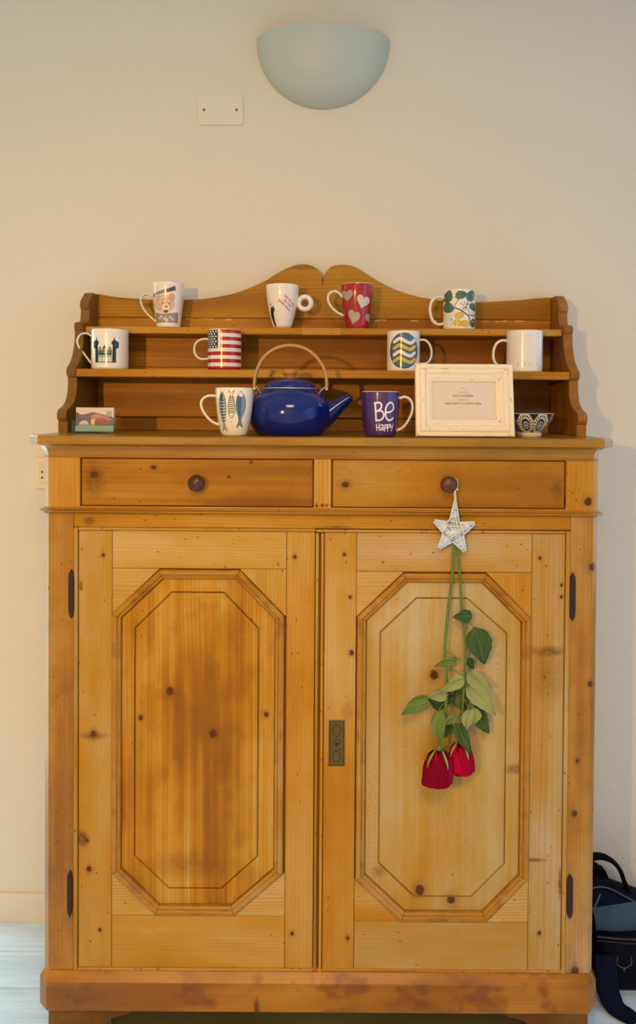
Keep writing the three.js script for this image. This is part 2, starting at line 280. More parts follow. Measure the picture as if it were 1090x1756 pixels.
  // side boards
  for (const [a, b] of [[-0.5925, -0.5832], [0.5850, 0.5935]]) part('side_board', rectUV(box(a, b, 0.15, 1.2635, 0.009, 0.3618, 0.001), [0, 0, 0.5, 0.5]), plainPine, side);
  // rails of the face
  board('rail', [-0.5285, 0.5345, 1.1145, 1.1448, 0.362, 0.3995], { grain: 'x', tone: 0.66, specks: 16, smudges: [[-0.495, 1.128, 0.012, 0.008, 0.7], [0.03, 1.117, 0.04, 0.004, 0.5]] }, side);
  board('rail', [-0.5285, 0.5345, 0.1548, 0.1600, 0.362, 0.3995], { grain: 'x', tone: 0.5 }, side, 0.0008);
  board('drawer_divider', [-0.0150, 0.0215, 1.1558, 1.2640, 0.362, 0.3995], { tone: 0.45, spacing: 0.008, specks: 3, knots: [[-0.009, 1.164, 0.0025], [0.003, 1.1645, 0.0025], [0.012, 1.164, 0.002]] }, side);
  for (const [a, b] of [[-0.515, -0.015], [0.0215, 0.5235]]) { board('drawer_rail', [a, b, 1.1558, 1.1592, 0.362, 0.3995], { grain: 'x', tone: 0.5, specks: 0 }, side, 0.0006); }

  // drawers with turned knobs
  const knobMat = std(0x4a2614, 0.28), knob = () => { const g = lathe([[0, -0.004], [0.010, -0.004], [0.0095, 0.001], [0.008, 0.006], [0.0085, 0.010], [0.0145, 0.014], [0.0178, 0.019], [0.0175, 0.024], [0.0145, 0.029], [0.008, 0.0325], [0.0004, 0.0335]], 36); g.rotateX(Math.PI / 2); return g; };
  const d1 = board('drawer', [-0.5125, -0.0180, 1.1608, 1.2608, 0.364, 0.3965], { grain: 'x', tone: 0.80, tint: [0.91, 0.88, 0.8], streak: 0.5, spacing: 0.016, lines: 0.26, specks: 8, knots: [[-0.486, 1.226, 0.0075], [-0.358, 1.243, 0.005], [-0.197, 1.224, 0.003], [-0.15, 1.255, 0.003]], smudges: [[-0.487, 1.215, 0.022, 0.035, 0.4]] }, side, 0.002);
  part('knob', knob().translate(-0.2635, 1.2115, 0.3965), knobMat, d1);
  const d2 = board('drawer', [0.0250, 0.5215, 1.1608, 1.2620, 0.364, 0.3965], { grain: 'x', tone: 0.60, tint: [0.95, 0.95, 1], cath: [1.222, 0.36, 190, 0.034], spacing: 0.008, lines: 0.34, specks: 4, knots: [[0.052, 1.209, 0.0065]], smudges: [[0.505, 1.20, 0.012, 0.02, 0.4]] }, side, 0.002);
  part('knob', knob().translate(0.2705, 1.2125, 0.3965), std(0x5a321c, 0.4), d2);

  // two doors: framed, with cut-corner mouldings and raised fields
  const octagon = ([xl, xr, yb, yt, xa, xb, yl, yr, xc, xd, yl2, yr2]) => [[xl, yl], [xa, yt], [xb, yt], [xr, yr], [xr, yr2], [xd, yb], [xc, yb], [xl, yl2]];
  function inset(P, d) {     // outline moved inwards
    const n = P.length, c = [P.reduce((s, p) => s + p[0], 0) / n, P.reduce((s, p) => s + p[1], 0) / n], L = [];
    for (let i = 0; i < n; i++) { const a = P[i], b = P[(i + 1) % n]; let nx = b[1] - a[1], ny = a[0] - b[0]; const l = Math.hypot(nx, ny); nx /= l; ny /= l; if ((c[0] - a[0]) * nx + (c[1] - a[1]) * ny < 0) { nx = -nx; ny = -ny; } L.push([nx, ny, nx * a[0] + ny * a[1] + d]); }
    return L.map((l2, i) => { const l1 = L[(i + n - 1) % n], D = l1[0] * l2[1] - l1[1] * l2[0]; return [(l1[2] * l2[1] - l1[1] * l2[2]) / D, (l1[0] * l2[2] - l1[2] * l2[0]) / D]; });
  }
  function loft(loops, cap) {   // loops of [x, y] with a depth each; the last is closed when cap is set
    const pos = [];
    for (let k = 0; k < loops.length - 1; k++) { const [A, za] = loops[k], [B, zb] = loops[k + 1], n = A.length; for (let i = 0; i < n; i++) { const j = (i + 1) % n; pos.push(A[i][0], A[i][1], za, B[i][0], B[i][1], zb, B[j][0], B[j][1], zb, A[i][0], A[i][1], za, B[j][0], B[j][1], zb, A[j][0], A[j][1], za); } }
    if (cap) { const [A, z] = loops[loops.length - 1]; for (let i = 1; i < A.length - 1; i++) pos.push(A[0][0], A[0][1], z, A[i + 1][0], A[i + 1][1], z, A[i][0], A[i][1], z); }
    for (let i = 0; i < pos.length; i += 9) { const n = V3(pos[i + 3] - pos[i], pos[i + 4] - pos[i + 1], pos[i + 5] - pos[i + 2]).cross(V3(pos[i + 6] - pos[i], pos[i + 7] - pos[i + 1], pos[i + 8] - pos[i + 2])); if (n.z < 0) for (let k = 0; k < 3; k++) { const t = pos[i + 3 + k]; pos[i + 3 + k] = pos[i + 6 + k]; pos[i + 6 + k] = t; } }
    const g = new THREE.BufferGeometry(); g.setAttribute('position', new THREE.Float32BufferAttribute(pos, 3)); g.computeVertexNormals(); return g;
  }
  function door(D) {
    const [x0, x1, y0, y1] = D.box, zf = 0.3975;
    const core = part('door', rectUV(box(x0, x1, y0, y1, 0.364, 0.3865, 0), [0, 0, 0.5, 0.5]), D.coreMat, side);
    const [sl, sr, rb, rt] = D.open, g = 0.0004;
    D.stiles.forEach((o, k) => { const b = k ? [sr + g, x1, y0, y1, 0.386, zf] : [x0, sl - g, y0, y1, 0.386, zf]; board('stile', b, o, core, 0.0012); });
    D.rails.forEach((o, k) => { const b = k ? [sl + g, sr - g, rt + g, y1, 0.386, zf - 0.0003] : [sl + g, sr - g, y0, rb - g, 0.386, zf - 0.0003]; board('rail', b, { grain: 'x', ...o }, core, 0.0010); });
    const O = octagon(D.oct), Oo = inset(O, -0.0014);
    // spandrels fill the four corners of the opening
    const corner = [[[sl, rt], Oo[0], Oo[1]], [[sr, rt], Oo[2], Oo[3]], [[sr, rb], Oo[4], Oo[5]], [[sl, rb], Oo[6], Oo[7]]];
    corner.forEach(([q, a, b], k) => {
      const P = k % 2 === 0 ? [[q[0], a[1]], a, b, [b[0], q[1]], q] : [[a[0], q[1]], a, b, [q[0], b[1]], q];
      const cl = P.map(([x, y]) => [clamp(x, sl + g, sr - g), clamp(y, rb + g, rt - g)]);
      const r = [Math.min(...cl.map((p) => p[0])), Math.min(...cl.map((p) => p[1])), Math.max(...cl.map((p) => p[0])), Math.max(...cl.map((p) => p[1]))];
      part('spandrel', rectUV(poly(cl, 0.386, zf - 0.0006, 0.0006), r), pine(r, { seed: pineSeed++, grain: k === 1 ? 'y' : 'x', tone: D.spTone, specks: 3, res: 1000 }), core);
    });
    // mitred moulding, eight lengths
    const wM = 0.0195, I = inset(O, wM), prof = [[0, 0.387], [0, 0.3985], [0.05, 0.4010], [0.22, 0.4030], [0.42, 0.4035], [0.56, 0.4022], [0.66, 0.3990], [0.74, 0.4000], [0.88, 0.4000], [0.97, 0.3985], [1, 0.3960], [1, 0.387]];
    for (let i = 0; i < 8; i++) {
      const j = (i + 1) % 8, pos = [], at = (k, [s, z], e) => { const x = lerp(O[k][0], I[k][0], s), y = lerp(O[k][1], I[k][1], s); const m = [(O[i][0] + O[j][0]) / 2, (O[i][1] + O[j][1]) / 2]; const q = Math.hypot(m[0] - x, m[1] - y); return [x + (m[0] - x) * 0.0004 / q, y + (m[1] - y) * 0.0004 / q, z]; };
      for (let k = 0; k < prof.length - 1; k++) { const a = at(i, prof[k]), b = at(i, prof[k + 1]), c = at(j, prof[k + 1]), d = at(j, prof[k]); pos.push(...a, ...b, ...c, ...a, ...c, ...d); }
      for (const e of [i, j]) for (let k = 1; k < prof.length - 2; k++) { const t = [at(e, prof[0]), at(e, prof[k]), at(e, prof[k + 1])]; if (e === i) t.reverse(); pos.push(...t.flat()); }
      const ge = new THREE.BufferGeometry(); ge.setAttribute('position', new THREE.Float32BufferAttribute(pos, 3)); ge.computeVertexNormals();
      const v = Math.abs(O[i][0] - O[j][0]) < 0.02;
      part('moulding', rectUV(toCreasedNormals(ge, 0.45), [0, 0, 0.5, 0.5]), v ? D.mouldV : D.mouldH, core);
    }
    // raised panel: sloping border and field with a cut lip
    const F = octagon(D.field), Fo = inset(F, -0.0016), Fi = inset(F, 0.0012), r = [I[0][0], I[5][1], I[3][0], I[1][1]];
    part('panel', rectUV(loft([[inset(O, wM - 0.002), 0.3862], [inset(O, wM + 0.0012), 0.3862], [inset(O, wM + 0.0014), 0.3912], [inset(F, -0.0032), 0.3935], [inset(F, -0.0022), 0.3882], [inset(F, -0.0006), 0.3882], [F, 0.3948], [Fi, 0.3958]], true), r), pine(r, { seed: pineSeed++, ...D.panel }), core);
    return core;
  }
  const mould = (s, grain, tone) => pine([0, 0, 0.5, 0.5], { seed: s, grain, tone, tint: [0.95, 0.96, 1.1], res: 1000, spacing: 0.006, lines: 0.4, specks: 12, wear: 0.5 });
  const dark = pine([0, 0, 0.5, 0.5], { seed: 6, tone: 0.95, res: 400 });
  const mv = mould(31, 'y', 0.5), mh = mould(32, 'x', 0.5);
  const left = door({
    box: [-0.5180, -0.0120, 0.1600, 1.1065], open: [-0.4465, -0.0725, 0.2735, 1.0262], coreMat: dark, spTone: 0.3, mouldV: mv, mouldH: mh,
    stiles: [{ tone: 0.38, tint: [0.97, 1.0, 1.12], spacing: 0.0055, lines: 0.3, specks: 14, knots: [[-0.466, 1.054, 0.0035], [-0.486, 0.668, 0.006], [-0.5, 0.436, 0.004], [-0.495, 0.374, 0.005], [-0.472, 0.241, 0.0035]], smudges: [[-0.511, 0.44, 0.012, 0.016, 0.8], [-0.486, 0.664, 0.025, 0.008, 0.5], [-0.513, 0.986, 0.004, 0.01, 0.7]] }, { tone: 0.38, spacing: 0.009, lines: 0.22, specks: 8, knots: [[-0.055, 1.053, 0.004], [-0.056, 0.236, 0.004]] }],
    rails: [{ tone: 0.28, lines: 0.18, smudges: [[-0.24, 1.043, 0.0016, 0.006, 0.8], [-0.19, 1.05, 0.0014, 0.008, 0.7], [-0.10, 1.04, 0.002, 0.01, 0.5], [-0.225, 1.041, 0.0014, 0.004, 0.8], [-0.36, 1.029, 0.03, 0.0014, 0.7]] }, { tone: 0.26, lines: 0.16, specks: 14, smudges: [[-0.335, 0.205, 0.02, 0.025, 0.25], [-0.30, 0.20, 0.01, 0.03, 0.2], [-0.45, 0.166, 0.02, 0.004, 0.6]] }],
    oct: [-0.4468, -0.0772, 0.2752, 1.0236, -0.3450, -0.1727, 0.9272, 0.9255, -0.3520, -0.1810, 0.3662, 0.3660],
    field: [-0.3962, -0.1338, 0.3335, 0.9733, -0.3180, -0.2075, 0.8960, 0.8970, -0.3226, -0.2100, 0.4030, 0.4035],
    panel: { tone: 0.72, tint: [1.01, 1.0, 0.85], blotch: 1.5, streak: 0.8, spacing: 0.008, lines: 0.34, specks: 10, wear: 0.25, knots: [[-0.322, 0.761, 0.008], [-0.229, 0.669, 0.008], [-0.385, 0.703, 0.005], [-0.115, 0.71, 0.005]], smudges: [[-0.22, 0.52, 0.06, 0.12, 0.16], [-0.27, 0.38, 0.1, 0.025, 0.22], [-0.19, 0.9, 0.03, 0.04, 0.2]] },
  });
  const right = door({
    box: [0.0088, 0.5240, 0.1525, 1.1055], open: [0.0772, 0.4530, 0.2632, 1.0225], coreMat: dark, spTone: 0.35, mouldV: mv, mouldH: mh,
    stiles: [{ tone: 0.42, spacing: 0.006, lines: 0.28, specks: 12, knots: [[0.051, 1.059, 0.0035], [0.068, 0.847, 0.005], [0.064, 0.967, 0.0035], [0.064, 0.227, 0.0035]], smudges: [[0.06, 0.72, 0.012, 0.02, 0.2]] }, { tone: 0.30, tint: [0.95, 0.98, 1.2], streak: 0.3, spacing: 0.01, lines: 0.22, specks: 16, knots: [[0.47, 1.054, 0.003], [0.478, 0.24, 0.004], [0.517, 0.996, 0.003], [0.517, 0.971, 0.003]], smudges: [[0.488, 0.853, 0.035, 0.01, 0.55], [0.49, 0.80, 0.03, 0.05, 0.2], [0.468, 0.40, 0.022, 0.004, 0.6], [0.521, 0.35, 0.004, 0.03, 0.6]] }],
    rails: [{ tone: 0.32, tint: [0.95, 0.98, 1.1], lines: 0.18, smudges: [[0.1, 1.045, 0.02, 0.002, 0.6], [0.33, 1.05, 0.012, 0.003, 0.6], [0.16, 1.035, 0.012, 0.002, 0.5]] }, { tone: 0.32, tint: [0.97, 0.98, 1.1], lines: 0.18, specks: 16 }],
    oct: [0.0795, 0.4528, 0.2648, 1.0195, 0.1780, 0.3555, 0.9250, 0.9230, 0.1785, 0.3632, 0.3565, 0.3580],
    field: [0.1310, 0.3996, 0.3192, 0.9640, 0.2076, 0.3150, 0.8903, 0.8896, 0.2068, 0.3300, 0.3910, 0.3908],
    panel: { tone: 0.32, tint: [0.97, 1.02, 1.2], blotch: 0.9, streak: 0.3, cath: [0.243, 0.30, 520, 0.02], spacing: 0.010, lines: 0.26, specks: 8, knots: [[0.246, 0.8, 0.0085], [0.219, 0.332, 0.0095], [0.287, 0.31, 0.009]], smudges: [[0.425, 0.595, 0.022, 0.01, 0.5], [0.13, 0.37, 0.014, 0.012, 0.3]] },
  });
  // bead round the door opening and the two meeting beads
  const bead = (b, grain) => board('bead', b, { grain, tone: 0.42, tint: [0.95, 0.97, 1.1], specks: 8, res: 900, lines: 0.2 }, side, 0.0032);
  bead([-0.5284, -0.5192, 0.1535, 1.1142, 0.378, 0.4025], 'y'); bead([0.5250, 0.5344, 0.1460, 1.1130, 0.378, 0.4025], 'y');
  bead([-0.5190, -0.0105, 1.1073, 1.1142, 0.378, 0.4015], 'x'); bead([-0.0105, 0.5248, 1.1064, 1.1128, 0.378, 0.4010], 'x');
  bead([-0.5190, -0.0120, 0.1535, 0.1592, 0.378, 0.4010], 'x'); bead([-0.0020, 0.5248, 0.1455, 0.1516, 0.378, 0.4010], 'x');
  board('edge_bead', [-0.0102, -0.0036, 0.1600, 1.1060, 0.366, 0.4040], { tone: 0.48, specks: 6, res: 900 }, left, 0.0030);
  board('edge_bead', [0.0010, 0.0074, 0.1525, 1.1050, 0.366, 0.4040], { tone: 0.48, specks: 6, res: 900 }, right, 0.0030);
  // iron strip hinges
  const iron = std(0x33211a, 0.55, { metalness: 0.35 });
  for (const [x, y0, y1, w] of [[-0.5322, 0.9185, 1.0245, 0.0125], [-0.5350, 0.2720, 0.3735, 0.0110], [0.5395, 0.9200, 1.0245, 0.0120], [0.5415, 0.2750, 0.3722, 0.0125]]) {
    const h = (y1 - y0) / 2, p = []; for (let i = 0; i <= 12; i++) { const t = -1 + i / 6; p.push([x + w / 2 * Math.pow(1 - Math.pow(Math.abs(t), 6), 0.5), (y0 + y1) / 2 + t * h]); } for (let i = 12; i >= 0; i--) { const t = -1 + i / 6; p.push([x - w / 2 * Math.pow(1 - Math.pow(Math.abs(t), 6), 0.5), (y0 + y1) / 2 + t * h]); }
    part('hinge', poly(p.filter((q, i, a) => i === 0 || Math.hypot(q[0] - a[i - 1][0], q[1] - a[i - 1][1]) > 1e-5).slice(0, -1), 0.398, 0.4055, 0.0018), iron, side);
  }
  // pressed brass lock plate
  const lx = 0.0373, ly = 0.6515, brass = std(0x6b5a2c, 0.5, { metalness: 0.55 }), rim = std(0x554624, 0.5, { metalness: 0.5 });
  const plate = part('lock_plate', box(lx - 0.0175, lx + 0.0175, ly - 0.050, ly + 0.050, 0.396, 0.3990, 0.0012), brass, right);
  const loop = (cx, cy, rx, ry, r) => { const p = []; for (let i = 0; i < 14; i++) { const a = i / 14 * 6.2832; p.push(V3(lx + cx + rx * Math.cos(a), ly + cy + ry * Math.sin(a), 0.3991)); } return new THREE.TubeGeometry(new THREE.CatmullRomCurve3(p, true), 40, r, 6, true); };
  const frame = [[-0.0145, -0.047], [0.0145, -0.047], [0.0145, 0.047], [-0.0145, 0.047]].map(([a, b]) => V3(lx + a, ly + b, 0.3990));
  part('relief', merge([loop(0, 0.028, 0.0085, 0.013, 0.0011), loop(0, -0.029, 0.0085, 0.012, 0.0011), loop(0, 0.002, 0.0062, 0.0062, 0.0012), new THREE.TubeGeometry(new THREE.CatmullRomCurve3(frame, true, 'catmullrom', 0.02), 60, 0.001, 6, true), tube([[lx - 0.011, ly - 0.010, 0.3990], [lx - 0.004, ly - 0.016, 0.3992], [lx + 0.010, ly - 0.012, 0.3990]], 0.0011, 12, 6)]), rim, plate);
  const key = new THREE.Shape(); key.absarc(lx, ly + 0.003, 0.0036, 0, 6.2832); const slot = new THREE.Shape([V2(lx - 0.0014, ly + 0.001), V2(lx - 0.0020, ly - 0.0075), V2(lx + 0.0020, ly - 0.0075), V2(lx + 0.0014, ly + 0.001)]);
  part('keyhole', new THREE.ExtrudeGeometry([key, slot], { depth: 0.0006, bevelEnabled: false }).translate(0, 0, 0.3986), std(0x120a06, 0.9), plate);
}

// ---------------------------------------------------------------- shelf rack on the sideboard
const TOP = 1.3108, SH1 = 1.4615, SH2 = 1.5695;
const rack = thing('shelf_rack', 'pine shelf rack with wavy crest and scrolled sides standing on the sideboard', 'shelf', [0, TOP, 0.03]);
{
  const prof = [[0.006, TOP], [0.262, TOP], [0.263, 1.331], [0.262, 1.3375], [0.2675, 1.340], [0.2715, 1.346], [0.272, 1.353], [0.269, 1.360], [0.262, 1.3655], [0.248, 1.369], [0.232, 1.3745], [0.217, 1.383], [0.206, 1.396], [0.1995, 1.412], [0.1975, 1.428], [0.198, 1.441], [0.2035, 1.4435], [0.2085, 1.449], [0.2095, 1.456], [0.206, 1.463], [0.198, 1.4685], [0.186, 1.476], [0.173, 1.487], [0.162, 1.503], [0.154, 1.520], [0.149, 1.538], [0.1475, 1.553], [0.1475, 1.5575], [0.1515, 1.560], [0.1525, 1.567], [0.150, 1.5745], [0.143, 1.5785], [0.118, 1.5795], [0.1075, 1.586], [0.1035, 1.598], [0.1025, 1.613], [0.108, 1.6185], [0.1105, 1.626], [0.107, 1.635], [0.097, 1.643], [0.086, 1.650], [0.078, 1.6575], [0.066, 1.6615], [0.006, 1.6625]];
  const sideGeo = () => { const g = poly(prof.map(([z, y]) => [-z, y]), 0, 0.0225, 0.0022); g.rotateY(Math.PI / 2); return g; };   // outline in z, y
  const mk = (x, o) => { const g = rectUV(sideGeo().translate(x, 0, 0), [-0.7, 1.30, 0.7, 1.68]); const p = g.attributes.position, uv = g.attributes.uv; for (let i = 0; i < p.count; i++) uv.setXY(i, (p.getZ(i) + p.getX(i) * 0.3) / 0.3, (p.getY(i) - 1.3) / 0.38); return part('side_panel', g, pine([0, 1.3, 0.3, 1.68], { seed: pineSeed++, res: 900, ...o }), rack); };
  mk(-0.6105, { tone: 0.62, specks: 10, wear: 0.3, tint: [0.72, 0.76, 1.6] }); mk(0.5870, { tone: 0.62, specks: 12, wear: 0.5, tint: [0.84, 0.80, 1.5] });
  // crest
  const crest = [[-0.5885, 1.6640], [-0.5345, 1.6548], [-0.4345, 1.6492], [-0.3700, 1.6496], [-0.3076, 1.6530], [-0.2306, 1.6684], [-0.1612, 1.6965], [-0.1161, 1.7245], [-0.0784, 1.7405], [-0.0550, 1.7440], [-0.0350, 1.7402], [-0.0190, 1.7300], [-0.0048, 1.7110], [0.0080, 1.7300], [0.0200, 1.7392], [0.0454, 1.7432], [0.0787, 1.7370], [0.1242, 1.7090], [0.1697, 1.6850], [0.2227, 1.6664], [0.2681, 1.6570], [0.3400, 1.6498], [0.3981, 1.6488], [0.4963, 1.6540], [0.5555, 1.6605], [0.5865, 1.6618]];
  const c1 = new THREE.SplineCurve(crest.slice(0, 13).map((p) => V2(...p))).getPoints(60), c2 = new THREE.SplineCurve(crest.slice(12).map((p) => V2(...p))).getPoints(60);
  const out = [[-0.5885, 1.6035], ...c1.map((p) => [p.x, p.y]), ...c2.slice(1).map((p) => [p.x, p.y]), [0.5865, 1.6035]];
  const cr = [-0.59, 1.55, 0.59, 1.76];
  part('crest', rectUV(poly(out, 0.014, 0.0335, 0.0012), cr), pine(cr, { seed: 41, tint: [0.95, 0.98, 0.7], grain: 'x', tone: 0.70, spacing: 0.009, lines: 0.42, specks: 14, smudges: [[-0.5, 1.652, 0.05, 0.004, 0.5], [-0.05, 1.735, 0.07, 0.006, 0.35], [-0.45, 1.636, 0.03, 0.004, 0.5], [-0.006, 1.70, 0.002, 0.016, 0.8]] }), rack);
  board('back_board', [-0.5885, 0.5865, 1.4750, 1.6028, 0.014, 0.0325], { grain: 'x', tone: 0.84, streak: 0.4, spacing: 0.012, lines: 0.35, specks: 12, chips: [[0.13, 0.54, 1.5995], [-0.36, -0.24, 1.5995]], res: 1100 }, rack);
  board('back_board', [-0.5885, 0.5865, 1.3460, 1.4744, 0.014, 0.0325], { grain: 'x', tone: 0.82, streak: 0.4, spacing: 0.012, lines: 0.35, specks: 12, res: 1000 }, rack);
  board('back_rail', [-0.5885, 0.5865, TOP, 1.3450, 0.008, 0.022], { grain: 'x', tone: 0.9, specks: 4, res: 700 }, rack);
  // shelves with thin lipping along the front edge
  const s2 = board('shelf', [-0.5885, 0.5865, 1.5520, SH2, 0.033, 0.1300], { grain: 'x', tone: 0.62, spacing: 0.007, lines: 0.4, specks: 8 }, rack, 0.002);
  for (const [a, b] of [[-0.5885, -0.0560], [0.0430, 0.5865]]) board('lipping', [a, b, 1.5535, SH2 - 0.0004, 0.1298, 0.1335], { grain: 'x', tone: 0.50, spacing: 0.006, lines: 0.5, specks: 5 }, s2, 0.0012);
  board('shelf', [-0.5885, 0.5865, 1.4428, SH1, 0.033, 0.2050], { grain: 'x', tone: 0.55, spacing: 0.006, lines: 0.55, specks: 8 }, rack, 0.002);
}

// ---------------------------------------------------------------- mugs
const WHITE = '#f2ede2';
const china = (o) => new THREE.MeshPhysicalMaterial({ roughness: 0.18, clearcoat: 0.5, clearcoatRoughness: 0.05, ...o });
const whiteChina = china({ color: 0xf0ebe0 });
// Canvas coordinates: u = -1..1 across the front as seen, v = 0..1 up the side.
function mug(name, label, pos, outer, draw, handle, o = {}) {
  const t = thing(name, label, 'mug', pos), h = outer[outer.length - 1][1], rr = outer[outer.length - 1][0], rb = outer[0][0], wall = 0.0032;
  const body = smooth(outer.map(([r, y]) => [r, y]), 26), pts = [[0.0003, 0.0022], [rb - 0.006, 0.0022], [rb - 0.0035, 0.0003], [rb - 0.0012, 0.0003]], vs = [0.01, 0.01, 0.01, 0.02];
  for (const p of body) { pts.push([p.x, Math.max(p.y, 0.0012)]); vs.push(0.05 + 0.9 * p.y / h); }
  pts.push([rr - 0.0006, h + 0.0011], [rr - wall / 2, h + 0.0015], [rr - wall + 0.0005, h + 0.0010]); vs.push(0.965, 0.975, 0.985);
  for (let i = 0; i <= 10; i++) { const p = body[Math.round((10 - i) / 10 * 25)]; pts.push([Math.max(p.x - wall, 0.004), Math.max(p.y, 0.006)]); vs.push(0.99); }
  pts.push([0.0003, 0.006]); vs.push(0.99);
  const g = new THREE.LatheGeometry(pts.map((p) => V2(...p)), 64, Math.PI), uv = g.attributes.uv;
  for (let i = 0; i < uv.count; i++) uv.setY(i, vs[i % pts.length]);
  const W = 1024, ppm = W / (2 * Math.PI * rr), H = Math.round(h * ppm / 0.9), mid = outer.map((q) => q[0]).reduce((a, b) => Math.max(a, b));
  const map = canvasTex(W, H, (c) => {
    c.fillStyle = o.ground ?? WHITE; c.fillRect(0, 0, W, H);
    c.fillStyle = o.rim ?? WHITE; c.fillRect(0, 0, W, H * 0.048); c.fillStyle = o.foot ?? WHITE; c.fillRect(0, H * 0.952, W, H * 0.048);
    const X = (u) => W / 2 + Math.asin(clamp(u, -1, 1)) / (2 * Math.PI) * W, Y = (v) => H * (0.95 - 0.9 * v);
    const api = {
      c, X, Y, k: rr * ppm,
      shape(p, fill, stroke, lw = 3, closed = true) {
        const q = p.length > 4 || !closed ? smooth(p.map(([u, v]) => [X(u), Y(v)]), p.length * 8, closed) : p.map(([u, v]) => ({ x: X(u), y: Y(v) }));
        c.beginPath(); q.forEach((a, i) => (i ? c.lineTo(a.x, a.y) : c.moveTo(a.x, a.y))); if (closed) c.closePath();
        if (fill) { c.fillStyle = fill; c.fill(); } if (stroke) { c.strokeStyle = stroke; c.lineWidth = lw; c.lineCap = 'round'; c.lineJoin = 'round'; c.stroke(); }
      },
      poly(p, fill) { c.beginPath(); p.forEach(([u, v], i) => (i ? c.lineTo(X(u), Y(v)) : c.moveTo(X(u), Y(v)))); c.closePath(); c.fillStyle = fill; c.fill(); },
      oval(u, v, ru, rv, fill, rot = 0) { c.save(); c.translate(X(u), Y(v)); c.rotate(rot); c.beginPath(); c.ellipse(0, 0, ru * rr * ppm, rv * 0.9 * H, 0, 0, 6.2832); c.fillStyle = fill; c.fill(); c.restore(); },
      line(p, col, lw) { this.shape(p, null, col, lw, false); },
    };
    draw?.(api);
  });
  part('body', g, china({ map }), t, true);
  const mh = o.handleMat ?? whiteChina;
  if (o.ring) { const r = new THREE.TorusGeometry(o.ring[2], o.ring[3], 16, 40); r.scale(1, 1, 1.35); part('handle', r.translate(o.ring[0], o.ring[1], 0), mh, t, true); }
  else part('handle', sweep(handle, o.hn ?? 0.0036, o.hz ?? 0.0062, 48, 14), mh, t, true);
  return t;
}
mug('mug', 'white flared mug printed with a beige teddy bear in a grey basket', [-0.3915, SH2, 0.097],
  [[0.0292, 0], [0.0300, 0.004], [0.0315, 0.020], [0.0345, 0.045], [0.0378, 0.070], [0.0398, 0.092], [0.0404, 0.1098]], (p) => {
    const { c } = p;
    p.poly([[-0.95, 0.66], [-0.9, 0.74], [0, 0.84], [0.6, 0.93], [0.62, 0.82], [0.1, 0.77]], '#8d8a84');
    p.poly([[0.08, 0.82], [0.6, 0.93], [0.62, 0.82], [0.1, 0.77]], '#54524e');
    p.oval(-0.12, 0.52, 0.78, 0.20, '#e2bd9c'); p.oval(-0.56, 0.64, 0.22, 0.10, '#dcb08c'); p.oval(0.42, 0.66, 0.22, 0.10, '#dcb08c');
    for (let i = 0; i < 60; i++) p.oval(-0.12 + Math.sin(i * 2.4) * 0.6 * (i / 60), 0.52 + Math.cos(i * 2.4) * 0.16 * (i / 60), 0.09, 0.03, i % 2 ? 'rgba(240,210,180,.45)' : 'rgba(200,150,115,.35)');
    p.poly([[-0.86, 0.10], [-0.82, 0.34], [-0.3, 0.30], [0.2, 0.31], [0.85, 0.34], [0.88, 0.10]], '#9b8f86');
    p.oval(0.02, 0.43, 0.27, 0.095, '#f3dcc6'); p.oval(0.06, 0.455, 0.09, 0.026, '#8c4a44'); p.oval(0.03, 0.35, 0.17, 0.035, '#4c3630');
    p.oval(-0.2, 0.53, 0.04, 0.015, '#2c2320'); p.oval(0.28, 0.53, 0.04, 0.015, '#2c2320');
    for (const [u, v] of [[-0.5, 0.2], [-0.35, 0.24], [0.35, 0.22], [0.1, 0.16], [0.5, 0.18], [-0.1, 0.19]]) p.oval(u, v, 0.11, 0.03, '#d8cbbb');
    for (let i = 0; i < 9; i++) p.poly([[0.92, 0.70 - i * 0.05], [0.99, 0.70 - i * 0.05], [0.99, 0.685 - i * 0.05], [0.92, 0.685 - i * 0.05]], '#b3aca2');
  }, [[-0.036, 0.0766], [-0.0525, 0.0854], [-0.0640, 0.0815], [-0.0690, 0.069], [-0.0640, 0.0514], [-0.0510, 0.0338], [-0.0295, 0.0148]], { hn: 0.0026, hz: 0.0055 });
mug('mug', 'white tapered mug with ring handle and slanted red lettering beside a dark standing figure', [-0.1053, SH2, 0.097],
  [[0.0190, 0], [0.0225, 0.003], [0.0262, 0.014], [0.0320, 0.036], [0.0370, 0.060], [0.0402, 0.084], [0.0415, 0.1075]], (p) => {
    const { c } = p;
    c.save(); c.translate(p.X(0.40), p.Y(0.55)); c.rotate(0.66); c.fillStyle = '#b3262a'; c.textAlign = 'center'; c.font = 'bold 33px sans-serif';
    c.fillText("WE'RE ALL", 6, -30); c.fillText('IN THE', 0, 6); c.fillText('SAME BOAT', -12, 42); c.restore();
    p.shape([[-0.80, 0.42], [-0.86, 0.30], [-0.82, 0.18], [-0.66, 0.03], [-0.58, 0.04], [-0.62, 0.2], [-0.60, 0.36], [-0.52, 0.40], [-0.56, 0.48], [-0.66, 0.50], [-0.74, 0.48]], '#17131a');
    p.oval(-0.74, 0.545, 0.05, 0.024, '#5a3a2c'); p.oval(-0.66, 0.48, 0.035, 0.012, '#f2ede2');
  }, null, { ring: [0.0565, 0.0651, 0.0155, 0.0068] });
